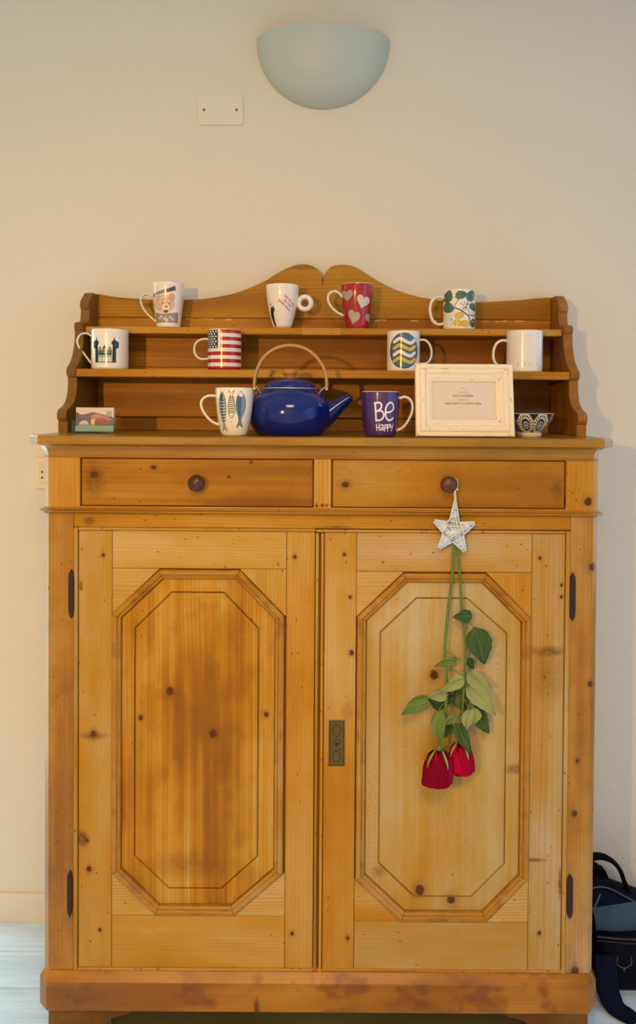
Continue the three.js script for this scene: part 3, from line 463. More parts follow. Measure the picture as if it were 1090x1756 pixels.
mug('mug', 'red mug with silver hearts and a cream handle on the top shelf', [0.0826, SH2, 0.097],
  [[0.0272, 0], [0.0285, 0.004], [0.0310, 0.020], [0.0345, 0.045], [0.0378, 0.070], [0.0400, 0.092], [0.0405, 0.1105]], (p) => {
    const { c } = p;
    for (let i = 0; i < 60; i++) { c.fillStyle = i % 2 ? 'rgba(150,20,25,.10)' : 'rgba(230,70,60,.08)'; c.fillRect(0, (i * 53) % 400, 1024, 5); }
    const heart = (u, v, s, rot, col) => { const P = []; for (let i = 0; i < 36; i++) { const a = i / 36 * 6.2832, x = 16 * Math.sin(a) ** 3 / 16, y = (13 * Math.cos(a) - 5 * Math.cos(2 * a) - 2 * Math.cos(3 * a) - Math.cos(4 * a)) / 16; P.push([u + s * (x * Math.cos(rot) - y * Math.sin(rot)), v + s * 0.40 * (x * Math.sin(rot) + y * Math.cos(rot))]); } p.shape(P, col); };
    heart(-0.66, 0.74, 0.36, 0.05, '#b3a493'); heart(0.36, 0.60, 0.43, -0.25, '#d8cdbd'); heart(-0.27, 0.26, 0.45, -0.3, '#b8a998'); heart(0.97, 0.25, 0.35, 0.2, '#b3a493');
  }, [[-0.0365, 0.0796], [-0.0469, 0.0913], [-0.0588, 0.0950], [-0.0705, 0.0882], [-0.0735, 0.0749], [-0.0670, 0.0587], [-0.0525, 0.0441], [-0.0335, 0.0339]], { ground: '#a8161f', hn: 0.0036, hz: 0.0065 });
mug('mug', 'white mug printed with green leaves, brown branches and yellow lemons', [0.3403, SH2, 0.088],
  [[0.0392, 0], [0.0402, 0.002], [0.0404, 0.008], [0.0404, 0.050], [0.0404, 0.0985]], (p) => {
    const leaf = (u, v, L, w, rot) => { const P = []; for (let i = 0; i < 24; i++) { const a = i / 24 * 6.2832, x = Math.cos(a) * L, y = Math.sin(a) * w * (1 - 0.35 * Math.cos(a)); P.push([u + x * Math.cos(rot) - y * Math.sin(rot), v + 0.41 * (x * Math.sin(rot) + y * Math.cos(rot))]); } p.shape(P, '#4d7352', '#2c4634', 4); p.line([[u - L * 0.8 * Math.cos(rot), v - 0.41 * L * 0.8 * Math.sin(rot)], [u, v + 0.01], [u + L * 0.8 * Math.cos(rot), v + 0.41 * L * 0.8 * Math.sin(rot)]], '#2c4634', 3); };
    p.line([[-0.55, 0.55], [-0.2, 0.5], [0.2, 0.40], [0.48, 0.30], [0.5, 0.2]], '#6d4a4c', 13); p.line([[0.2, 0.48], [0.35, 0.66], [0.42, 0.80]], '#6d4a4c', 8); p.line([[0.28, 0.62], [0.55, 0.63], [0.72, 0.60]], '#6d4a4c', 7); p.line([[0.45, 0.36], [0.8, 0.35], [0.95, 0.38]], '#6d4a4c', 10);
    p.line([[0.0, 0.44], [0.15, 0.55], [0.38, 0.52], [0.46, 0.40]], '#6d4a4c', 6); p.line([[-0.45, 0.57], [-0.25, 0.74], [-0.45, 0.82]], '#6d4a4c', 6); p.line([[-0.25, 0.72], [-0.02, 0.78]], '#6d4a4c', 5); p.line([[-0.1, 0.66], [0.1, 0.60], [0.2, 0.68]], '#6d4a4c', 5);
    leaf(-0.78, 0.84, 0.36, 0.22, 1.4); leaf(-0.02, 0.86, 0.34, 0.23, 0.1); leaf(0.58, 0.85, 0.36, 0.26, 1.1); leaf(-0.76, 0.56, 0.34, 0.24, 1.9); leaf(0.74, 0.56, 0.26, 0.2, -1.0); leaf(0.74, 0.17, 0.26, 0.2, 1.3);
    for (const [u, v, a] of [[-0.15, 0.34, -0.3], [-0.24, 0.15, 0.4], [0.22, 0.14, 0.1]]) { p.oval(u, v, 0.27, 0.085, '#7c6a24', a); p.oval(u, v, 0.25, 0.078, '#e0bc3c', a); }
    p.oval(-0.6, 0.24, 0.1, 0.04, '#c9cdd2'); p.oval(-0.6, 0.24, 0.04, 0.016, '#8f8b6a'); p.oval(-0.56, 0.13, 0.06, 0.02, '#a9b7a0'); p.oval(0.74, 0.2, 0.05, 0.02, '#f2ede2');
  }, [[-0.036, 0.0801], [-0.0525, 0.0840], [-0.0663, 0.0769], [-0.0735, 0.0583], [-0.0725, 0.0398], [-0.0659, 0.0229], [-0.0534, 0.0147], [-0.036, 0.017]], { hn: 0.0042, hz: 0.0068 });
mug('mug', 'white mug printed with a black twin-towered castle gate', [-0.5225, SH1, 0.152],
  [[0.0425, 0], [0.0438, 0.002], [0.0442, 0.008], [0.0444, 0.050], [0.0445, 0.0960]], (p) => {
    const ink = '#20262b';
    for (const s of [-1, 1]) {
      const X = (u) => s * u, P = [[0.56, 0.17], [0.56, 0.50], [0.68, 0.55], [0.68, 0.68], [0.60, 0.70], [0.52, 0.72], [0.48, 0.81], [0.44, 0.72], [0.38, 0.70], [0.34, 0.66], [0.36, 0.62], [0.40, 0.60], [0.37, 0.17]];
      p.poly(P.map(([u, v]) => [X(u) + 0.01, v]), ink);
    }
    p.poly([[-0.56, 0.165], [0.57, 0.165], [0.57, 0.185], [-0.56, 0.185]], ink);
    p.poly([[-0.36, 0.30], [0.37, 0.30], [0.37, 0.46], [-0.36, 0.46]], '#3f6a70'); p.poly([[-0.36, 0.37], [0.37, 0.37], [0.37, 0.40], [-0.36, 0.40]], '#20262b');
    for (let i = 0; i < 6; i++) p.poly([[-0.31 + i * 0.125, 0.20], [-0.31 + i * 0.125, 0.35], [-0.25 + i * 0.125, 0.36], [-0.23 + i * 0.125, 0.20]], i % 2 ? '#cfc6b0' : '#e4dccb');
    for (let i = 0; i < 7; i++) p.poly([[-0.34 + i * 0.11, 0.185], [-0.34 + i * 0.11, 0.30], [-0.325 + i * 0.11, 0.30], [-0.325 + i * 0.11, 0.185]], ink);
    for (const [u, w, h] of [[0.0, 0.12, 0.60], [-0.26, 0.09, 0.57], [0.27, 0.09, 0.57]]) { p.poly([[u - w, 0.46], [u - w, h - 0.07], [u, h], [u + w, h - 0.07], [u + w, 0.46]], '#4b5a55'); p.oval(u, 0.49, w * 0.5, 0.02, '#d9cfb8'); }
    p.oval(0.0, 0.42, 0.05, 0.018, '#e4dccb'); p.oval(0.2, 0.42, 0.04, 0.015, '#8aa7a0'); p.oval(-0.2, 0.42, 0.04, 0.015, '#8aa7a0');
  }, [[-0.0425, 0.0806], [-0.0565, 0.0885], [-0.0708, 0.0858], [-0.0790, 0.0718], [-0.0755, 0.056], [-0.0630, 0.039], [-0.0490, 0.0204], [-0.041, 0.0119]], { hn: 0.0026, hz: 0.0058 });
mug('mug', 'white mug wrapped in an American flag print of stars and red stripes', [-0.2419, SH1, 0.155],
  [[0.0396, 0], [0.0406, 0.002], [0.0408, 0.008], [0.0408, 0.050], [0.0408, 0.0972]], (p) => {
    const red = '#b01624';
    for (let i = 0; i < 11; i += 2) p.poly([[-0.999, i / 11], [0.999, i / 11], [0.999, (i + 1) / 11], [-0.999, (i + 1) / 11]].map(([u, v]) => [u, v]), red);
    p.poly([[-1, 0.52], [-0.10, 0.52], [-0.10, 1], [-1, 1]], WHITE); p.poly([[-1, 0.535], [-0.26, 0.535], [-0.26, 0.99], [-1, 0.99]], '#191b33');
    const star = (u, v, r) => { const { c } = p; c.beginPath(); for (let i = 0; i < 10; i++) { const a = i * Math.PI / 5 - Math.PI / 2, q = i % 2 ? r * 0.48 : r; const x = p.X(u) + q * Math.cos(a), y = p.Y(v) + q * Math.sin(a); i ? c.lineTo(x, y) : c.moveTo(x, y); } c.closePath(); c.fillStyle = '#f4efe6'; c.fill(); };
    for (let r = 0; r < 7; r++) for (let k = 0; k < 5; k++) { const a = -1.25 + k * 0.215 + (r % 2) * 0.107; if (a < -0.3) star(Math.sin(a), 0.575 + r * 0.062, 14); }
  }, [[-0.0365, 0.076], [-0.0554, 0.0757], [-0.0685, 0.0675], [-0.0738, 0.053], [-0.0700, 0.0372], [-0.0595, 0.0284], [-0.0365, 0.0282]], { foot: '#b01624', hn: 0.0031, hz: 0.0060 });
mug('mug', 'white mug with a blue and yellow abstract oval print, just behind the picture frame', [0.1949, SH1, 0.152],
  [[0.0390, 0], [0.0400, 0.002], [0.0403, 0.008], [0.0403, 0.050], [0.0403, 0.0965]], (p) => {
    p.oval(-0.05, 0.51, 0.95, 0.445, '#243f52'); p.oval(-0.04, 0.515, 0.88, 0.42, '#3f7391');
    const band = (v, col, lw) => p.line([[-0.62, v - 0.03], [-0.3, v + 0.05], [0.05, v - 0.02], [0.35, v - 0.06], [0.60, v + 0.02]], col, lw);
    for (const [v, col] of [[0.76, '#f2ede2'], [0.60, '#d9bc34'], [0.44, '#f2ede2'], [0.28, '#d9bc34']]) { band(v, '#22323e', 44); band(v, col, 34); }
  }, [[0.036, 0.0769], [0.0515, 0.0780], [0.0625, 0.0685], [0.0685, 0.0513], [0.0668, 0.0341], [0.0586, 0.0224], [0.0365, 0.0196]], { hn: 0.0030, hz: 0.0060 });
mug('mug', 'plain white mug with faint worn lettering near its base', [0.4907, SH1, 0.152],
  [[0.0422, 0], [0.0432, 0.002], [0.0436, 0.008], [0.0436, 0.050], [0.0436, 0.0995]], (p) => {
    const { c } = p; c.fillStyle = '#cfc5b2'; c.font = 'bold 34px sans-serif'; c.textAlign = 'center';
    for (const [ch, u] of [['V', -0.55], ['E', -0.2], ['L', 0.02], ['I', 0.22], ['A', 0.5]]) c.fillText(ch, p.X(u), p.Y(0.15));
    for (let i = 0; i < 14; i++) p.oval(0.86 + 0.03 * Math.sin(i), 0.40 + i * 0.027, 0.03, 0.008, i % 3 ? '#93a5ad' : '#6d7f86');
  }, [[-0.0395, 0.0766], [-0.0555, 0.0780], [-0.0685, 0.0704], [-0.0760, 0.0509], [-0.0745, 0.030], [-0.0662, 0.0185], [-0.0380, 0.0153]], { hn: 0.0036, hz: 0.0064 });
mug('mug', 'cream mug printed with three blue-grey fish, left of the blue teapot', [-0.1911, TOP, 0.358],
  [[0.0265, 0], [0.0285, 0.004], [0.0325, 0.018], [0.0368, 0.040], [0.0398, 0.064], [0.0412, 0.084], [0.0416, 0.1030]], (p) => {
    const { c } = p;
    const fish = (u, v0, v1, w, top, belly, up, dots) => {
      const L = v1 - v0, Q = (a, b) => [u + a * w, up ? v0 + L * b : v1 - L * b];      // b = 0 nose .. 1 tail
      p.shape([Q(0, 0), Q(-0.7, 0.12), Q(-1, 0.32), Q(-0.85, 0.55), Q(-0.3, 0.80), Q(-0.75, 1.0), Q(0, 0.93), Q(0.75, 1.0), Q(0.3, 0.80), Q(0.85, 0.55), Q(1, 0.32), Q(0.7, 0.12)], belly, '#2e3540', 4);
      p.shape([Q(0, 0.02), Q(-0.62, 0.14), Q(-0.86, 0.34), Q(-0.5, 0.6), Q(0, 0.8), Q(0.1, 0.5), Q(0.2, 0.2)], top);
      if (dots) for (let i = 0; i < (dots === 2 ? 9 : 16); i++) { const k = dots === 2 ? i * 0.07 : i * 0.037; p.line([Q(-0.8, 0.2 + k), Q(0, 0.22 + k), Q(0.8, 0.2 + k)], dots === 2 ? '#26282c' : i % 2 ? '#d8d8cc' : '#3c4c5a', dots === 2 ? 6 : 5); }
      p.oval(...Q(0.3, 0.09), 0.022, 0.008, '#14161a');
    };
    fish(-0.54, 0.10, 0.92, 0.20, '#3e5468', '#9aa6a2', false, 1); fish(-0.03, 0.37, 0.95, 0.19, '#e6dcb8', '#e6dcb8', true, 2); fish(0.45, 0.18, 0.93, 0.24, '#4d5f74', '#76869a', false, 0);
    p.oval(0.45, 0.87, 0.13, 0.05, '#e9e0c8'); p.line([[-0.16, 0.28], [-0.04, 0.32], [-0.05, 0.27]], '#c9bfa0', 4);
  }, [[-0.0345, 0.0858], [-0.0585, 0.0860], [-0.0705, 0.077], [-0.0722, 0.064], [-0.0632, 0.0454], [-0.0465, 0.0287], [-0.0255, 0.0214]], { ground: '#f1e8d2', rim: '#f1e8d2', foot: '#f1e8d2', hn: 0.0033, hz: 0.0068, handleMat: china({ color: 0xefe5cf }) });
mug('mug', 'purple mug reading BE HAPPY in white letters, left of the picture frame', [0.128, TOP, 0.352],
  [[0.0318, 0], [0.0340, 0.004], [0.0368, 0.016], [0.0395, 0.038], [0.0412, 0.060], [0.0418, 0.080], [0.0418, 0.0972]], (p) => {
    const w = '#efe9f0', L = (pts, lw) => p.line(pts, w, lw), q = (x, y) => [(x - 189) / 119, (498 - y) / 280];
    L([q(150, 285), q(154, 340), q(156, 398)], 15); L([q(148, 290), q(175, 284), q(190, 298), q(182, 325), q(158, 338)], 15); L([q(158, 338), q(190, 336), q(205, 360), q(192, 388), q(157, 396)], 15);
    L([q(220, 345), q(250, 340), q(266, 320), q(258, 288), q(238, 286), q(220, 310), q(216, 350), q(226, 385), q(248, 393), q(268, 380)], 15);
    const T = 9; L([q(158, 418), q(159, 458)], T); L([q(176, 416), q(177, 456)], T); L([q(158, 440), q(177, 437)], T);
    L([q(186, 425), q(200, 422), q(204, 440), q(205, 456)], T); L([q(204, 440), q(190, 440), q(186, 452), q(204, 452)], T);
    for (const x of [214, 234]) { L([q(x, 422), q(x + 1, 462)], T); L([q(x, 424), q(x + 14, 422), q(x + 14, 438), q(x, 442)], T); }
    L([q(254, 420), q(257, 436), q(268, 432)], T); L([q(272, 416), q(268, 436), q(262, 460)], T);
  }, [[0.0385, 0.083], [0.0558, 0.0868], [0.0680, 0.0769], [0.0705, 0.0594], [0.0640, 0.040], [0.0505, 0.0207], [0.0340, 0.0118]], { ground: '#4a2a68', rim: '#efe4e0', foot: '#4a2a68', hn: 0.0034, hz: 0.0066, handleMat: china({ color: 0xf0e6da }) });

// ---------------------------------------------------------------- blue enamel teapot
{
  const t = thing('teapot', 'blue enamel teapot with a cane hoop handle and round wooden lid knob', 'teapot', [-0.0735, TOP, 0.300]);
  const blue = new THREE.MeshPhysicalMaterial({ color: new THREE.Color(0.003, 0.014, 0.17), roughness: 0.12 });
  const spoutPts = smooth([[0.060, 0.040], [0.090, 0.052], [0.112, 0.071], [0.1335, 0.0865]], 24), rings = [];
  const body = lathe(smooth([[0.0003, 0.001], [0.070, 0.0005], [0.0745, 0.003], [0.085, 0.018], [0.0915, 0.038], [0.0920, 0.056], [0.0875, 0.074], [0.076, 0.090], [0.062, 0.1000], [0.0585, 0.1030], [0.0585, 0.1042], [0.0560, 0.1042]], 44).map((p) => [Math.max(p.x, 0.0002), p.y]), 64);
  part('body', body, blue, t, true);
  part('rim', new THREE.TorusGeometry(0.0585, 0.0013, 8, 64).rotateX(Math.PI / 2).translate(0, 0.1050, 0), std(0xd9dbe0, 0.25, { metalness: 0.5 }), t, true, 'thin pale steel rim under the lid');
  const lid = part('lid', lathe([[0.0003, 0.1062], [0.0570, 0.1062], [0.0582, 0.1085], [0.0570, 0.1120], [0.0545, 0.1130], [0.052, 0.1165], [0.044, 0.1215], [0.030, 0.1255], [0.014, 0.1275], [0.0003, 0.1278]], 64), blue, t, true);
  const kp = lathe([[0.0003, 0.1272], [0.0125, 0.1272], [0.0120, 0.1300], [0.0128, 0.1355], [0.0165, 0.1375], [0.0172, 0.1420], [0.0150, 0.1465], [0.0095, 0.1492], [0.0003, 0.1500]], 36);
  part('knob', kp, std(0xb47c38, 0.4), lid, true, 'round wooden knob');
  // spout: tapered tube with an open slanted mouth
  const g = sweep([[0.055, 0.030], [0.085, 0.047], [0.111, 0.0680], [0.1365, 0.0865]], (u) => lerp(0.034, 0.0095, Math.pow(u, 0.8)), (u) => lerp(0.030, 0.0100, Math.pow(u, 0.75)), 30, 24);
  part('spout', g, blue, t, true);
  part('spout_mouth', new THREE.CircleGeometry(0.0072, 24).rotateY(Math.PI / 2).rotateZ(0.63).translate(0.1372, 0.0870, 0), std(0x05070f, 0.6), t, true);
  // cane hoop and its steel brackets
  part('handle', sweep([[-0.0790, 0.0985], [-0.0795, 0.1228], [-0.0735, 0.1480], [-0.058, 0.1755], [-0.033, 0.1945], [0.000, 0.2020], [0.0325, 0.1955], [0.0585, 0.1770], [0.0760, 0.1510], [0.0825, 0.1239], [0.0828, 0.1010]], 0.0040, 0.0085, 80, 14, false, 0.6), std(0xb98c50, 0.5), t, true, 'bent cane hoop handle');
  const steel = std(0xc9c6c2, 0.2, { metalness: 0.9 });
  for (const s of [-1, 1]) {
    const a = s < 0 ? 0 : 0.0035, b = [sweep([[s * 0.066, 0.0935], [s * 0.071, 0.1015], [s * (0.0760 + a), 0.1080], [s * (0.0790 + a), 0.1100]], 0.0028, 0.0058, 16, 10), new THREE.CylinderGeometry(0.0022, 0.0022, 0.024, 12).rotateX(Math.PI / 2).translate(s * (0.0790 + a), 0.104, 0)];
    part('bracket', merge(b), steel, t, true);
  }
}

// ---------------------------------------------------------------- white picture frame
{
  const t = thing('picture_frame', 'cream painted wooden picture frame with a small typed note under glass', 'picture frame', [0.309, TOP, 0.378]);
  const W = 0.2120, H = 0.1600, tilt = new THREE.Matrix4().makeRotationX(-0.20);
  const lean = (g) => g.applyMatrix4(tilt);
  const paint = (() => { const w = 512, h = 128, d = new Uint8Array(w * h * 4); for (let j = 0; j < h; j++) for (let i = 0; i < w; i++) { const a = i / w * 0.2, b = j / h * 0.04, n = noise(a * 60, b * 900, 5), m = noise(a * 25, b * 300, 9), worn = clamp((n * 0.6 + m * 0.5 - 0.78) * 6); d.set([lerp(238, 190, worn), lerp(226, 165, worn), lerp(196, 120, worn), 255], (j * w + i) * 4); } const x = new THREE.DataTexture(d, w, h); x.colorSpace = THREE.SRGBColorSpace; x.magFilter = THREE.LinearFilter; x.wrapS = x.wrapT = THREE.RepeatWrapping; x.needsUpdate = true; return new THREE.MeshStandardMaterial({ map: x, bumpMap: x, bumpScale: 0.0006, roughness: 0.55 }); })();
  const prof = [[0, 0], [0, 0.0145], [0.0015, 0.0160], [0.0085, 0.0165], [0.0100, 0.0150], [0.0112, 0.0172], [0.0150, 0.0185], [0.0200, 0.0178], [0.0230, 0.0150], [0.0245, 0.0135], [0.0280, 0.0138], [0.0330, 0.0115], [0.0375, 0.0085], [0.0385, 0.0060], [0.0385, 0.0]];
  const C = [[-W / 2, 0], [W / 2, 0], [W / 2, H], [-W / 2, H]], dir = [[1, 1], [-1, 1], [-1, -1], [1, -1]];
  for (let i = 0; i < 4; i++) {
    const j = (i + 1) % 4, pos = [], uv = [], at = (k, [s, z]) => [C[k][0] + dir[k][0] * s, C[k][1] + dir[k][1] * s, z], len = i % 2 ? H : W;
    for (let k = 0; k < prof.length - 1; k++) { const a = at(i, prof[k]), b = at(j, prof[k]), c = at(j, prof[k + 1]), d = at(i, prof[k + 1]); pos.push(...a, ...b, ...c, ...a, ...c, ...d); const u1 = len / 0.2, v0 = k / (prof.length - 1) + i * 0.37, v1 = (k + 1) / (prof.length - 1) + i * 0.37; uv.push(0, v0, u1, v0, u1, v1, 0, v0, u1, v1, 0, v1); }
    for (let k = 1; k < prof.length - 1; k++) { pos.push(...at(i, prof[0]), ...at(i, prof[k]), ...at(i, prof[k + 1])); pos.push(...at(j, prof[0]), ...at(j, prof[k + 1]), ...at(j, prof[k])); for (let q = 0; q < 6; q++) uv.push(0, 0); }
    const g = new THREE.BufferGeometry(); g.setAttribute('position', new THREE.Float32BufferAttribute(pos, 3)); g.setAttribute('uv', new THREE.Float32BufferAttribute(uv, 2)); g.computeVertexNormals();
    part('frame_rail', lean(toCreasedNormals(g, 0.5)), paint, t, true);
  }
  const paper = canvasTex(1024, 640, (c, w, h) => {
    c.fillStyle = '#e2d6c4'; c.fillRect(0, 0, w, h); c.textAlign = 'center'; c.fillStyle = '#6a6058';
    const row = (s, y, f, col) => { c.font = f; if (col) c.fillStyle = col; c.fillText(s, w * 0.485, y); };
    row('just for', 128, '24px sans-serif'); row('a moment we', 192, '28px sans-serif', '#544b44'); row('HOLD PATTERNs', 258, 'bold 42px sans-serif'); row('because we', 314, '30px sans-serif'); row('MAKE NOTE TO ALWAYS SEEK', 378, 'bold 41px sans-serif');
  });
  part('note', lean(new THREE.BoxGeometry(W - 0.07, H - 0.07, 0.001).translate(0, H / 2, 0.0045)), std(0xffffff, 0.8, { map: paper }), t, true, 'white card with five lines of typed text');
  part('glass_pane', lean(new THREE.BoxGeometry(W - 0.074, H - 0.074, 0.0014).translate(0, H / 2, 0.0068)), new THREE.MeshPhysicalMaterial({ transmission: 1, thickness: 0, roughness: 0.03, ior: 1.45 }), t, true);
  part('back_board', lean(box(-W / 2 + 0.01, W / 2 - 0.01, 0.008, H - 0.008, -0.003, 0.0005, 0.0008)), std(0x3a2e24, 0.8), t, true);
  const leg = new THREE.BoxGeometry(0.035, 0.128, 0.003); leg.rotateX(0.30); leg.translate(0, 0.0615, -0.046); part('stand', leg, std(0x2c241d, 0.8), t, true);
}

// ---------------------------------------------------------------- patterned bowl and what lies in it
{
  const bx = 0.4640, bz = 0.318, t = thing('bowl', 'small octagonal blue and white bowl with flower medallions, right of the picture frame', 'bowl', [bx, TOP, bz]);
  const map = canvasTex(2048, 512, (c, W, H) => {
    const P = W / 8; c.fillStyle = '#1d2b2e'; c.fillRect(0, 0, W, H);
    for (let k = 0; k < 8; k++) {
      c.save(); c.translate((k + 0.5) * P, H * 0.46);
      const oct = (rx, ry, col) => { c.beginPath(); for (let i = 0; i < 8; i++) { const a = (i + 0.5) * Math.PI / 4, x = rx * Math.cos(a) / 0.924, y = ry * Math.sin(a) / 0.924; i ? c.lineTo(x, y) : c.moveTo(x, y); } c.closePath(); c.fillStyle = col; c.fill(); };
      oct(P * 0.485, H * 0.47, '#c9bfa8'); oct(P * 0.455, H * 0.44, '#ded4bf');
      for (let i = 0; i < 20; i++) { const a = i / 20 * 6.2832; c.save(); c.translate(Math.cos(a) * P * 0.375, Math.sin(a) * H * 0.37); c.rotate(Math.atan2(Math.sin(a) * H, Math.cos(a) * P)); c.fillStyle = '#20262a'; c.beginPath(); c.ellipse(0, 0, 26, 9, 0, 0, 6.2832); c.fill(); c.restore(); }
      const disc = (r, col) => { c.beginPath(); c.ellipse(0, 0, P * r, H * r, 0, 0, 6.2832); c.fillStyle = col; c.fill(); };
      disc(0.30, '#d9cfba'); disc(0.27, k % 2 ? '#1f3550' : '#23494f'); disc(0.19, k % 2 ? '#23406a' : '#2f5f66');
      for (let i = 0; i < 8; i++) { const a = i / 8 * 6.2832; c.beginPath(); c.ellipse(Math.cos(a) * P * 0.14, Math.sin(a) * H * 0.14, 17, 26, a, 0, 6.2832); c.fillStyle = '#9fb0b8'; c.fill(); } disc(0.05, '#e0d6c4'); c.restore();
    }
  });
  const outer = [[0.0260, 0.010], [0.0300, 0.0130], [0.0400, 0.024], [0.0495, 0.038], [0.0555, 0.0520]], n = 8, rowsO = outer.map(([r, y]) => { const a = []; for (let k = 0; k <= n; k++) { const th = k / n * 2 * Math.PI - 0.06; a.push([r * Math.sin(th), y, r * Math.cos(th)]); } return a; });
  const pos = [], uv = []; for (let r = 0; r < outer.length - 1; r++) for (let k = 0; k < n; k++) { const a = rowsO[r][k], b = rowsO[r][k + 1], c = rowsO[r + 1][k + 1], d = rowsO[r + 1][k], u0 = k / n, u1 = (k + 1) / n, v0 = r / (outer.length - 1), v1 = (r + 1) / (outer.length - 1); pos.push(...a, ...b, ...c, ...a, ...c, ...d); uv.push(u0, v0, u1, v0, u1, v1, u0, v0, u1, v1, u0, v1); }
  const g = new THREE.BufferGeometry(); g.setAttribute('position', new THREE.Float32BufferAttribute(pos, 3)); g.setAttribute('uv', new THREE.Float32BufferAttribute(uv, 2)); g.computeVertexNormals();
  part('body', g, china({ map }), t, true);
  const inner = new THREE.LatheGeometry([[0.0555, 0.0520], [0.0545, 0.0532], [0.0525, 0.0520], [0.0465, 0.038], [0.037, 0.025], [0.022, 0.0155], [0.0003, 0.0145]].map((p) => V2(...p)), 8, -0.06); part('inner_wall', inner, china({ color: 0xcfc8b4, side: THREE.DoubleSide }), t, true);
  part('foot_ring', lathe([[0.0003, 0.0112], [0.0265, 0.0112], [0.0262, 0.006], [0.0250, 0.0004], [0.0215, 0.0002], [0.0205, 0.0040], [0.0003, 0.0050]], 40), std(0xd8cfae, 0.5), t, true, 'plain cream foot ring');
  // dried pods: a few lumps on a bed of chaff
  const pod = (seed, r) => { const g2 = new THREE.IcosahedronGeometry(r, 2), p = g2.attributes.position; for (let i = 0; i < p.count; i++) { const x = p.getX(i), y = p.getY(i), z = p.getZ(i), k = 0.75 + 0.6 * noise(x * 190 + 9, y * 190 + z * 120 + 9, seed); p.setXYZ(i, x * k * 1.25, y * k * 0.8, z * k); } g2.computeVertexNormals(); return g2; };
  { const R = rng(8), flakes = []; for (let k = 0; k < 260; k++) { const a = R() * 6.28, q = Math.sqrt(R()) * 0.040, f = new THREE.CircleGeometry(0.004 + R() * 0.004, 6); f.rotateX(-1.57 + (R() - 0.5) * 1.2); f.rotateY(R() * 6); f.translate(q * Math.cos(a), 0.0335 + R() * 0.005, q * Math.sin(a)); flakes.push(f); }
    const bed = new THREE.Mesh(merge([lathe([[0.0003, 0.018], [0.025, 0.020], [0.0335, 0.026], [0.040, 0.033], [0.030, 0.0345], [0.0003, 0.0355]], 8), ...flakes]), std(0x2c1c18, 0.9, { side: THREE.DoubleSide }));
    bed.name = 'dried_petals'; bed.position.set(bx, TOP, bz); bed.userData = { label: 'bed of dark dried petals filling the blue patterned bowl', category: 'dried petals', kind: 'stuff' }; scene.add(bed); }
  const brown = [std(0x2a1a18, 0.85), std(0x3a2420, 0.8), std(0x241a22, 0.85)];
  [[-0.024, 0.0435, 0.012, 0.0105], [0.006, 0.0450, 0.020, 0.011], [0.026, 0.0450, 0.008, 0.0125], [-0.010, 0.0480, -0.008, 0.012], [0.014, 0.0500, -0.012, 0.0115], [-0.028, 0.0470, -0.014, 0.011]].forEach(([x, y, z, r], i) => {
    const o = thing('dried_pod', 'small dark dried pod lying in the blue patterned bowl', 'dried pod', [bx + x, TOP + y, bz + z], 'dried pods in the bowl');
    part('husk', pod(i + 3, r), brown[i % 3], o, true);
    part('stalk', tube([[0, 0.004, 0], [0.002, 0.012, 0.001], [0.006, 0.016, 0.002]], 0.0009, 8, 6), brown[1], o, true);
  });
}

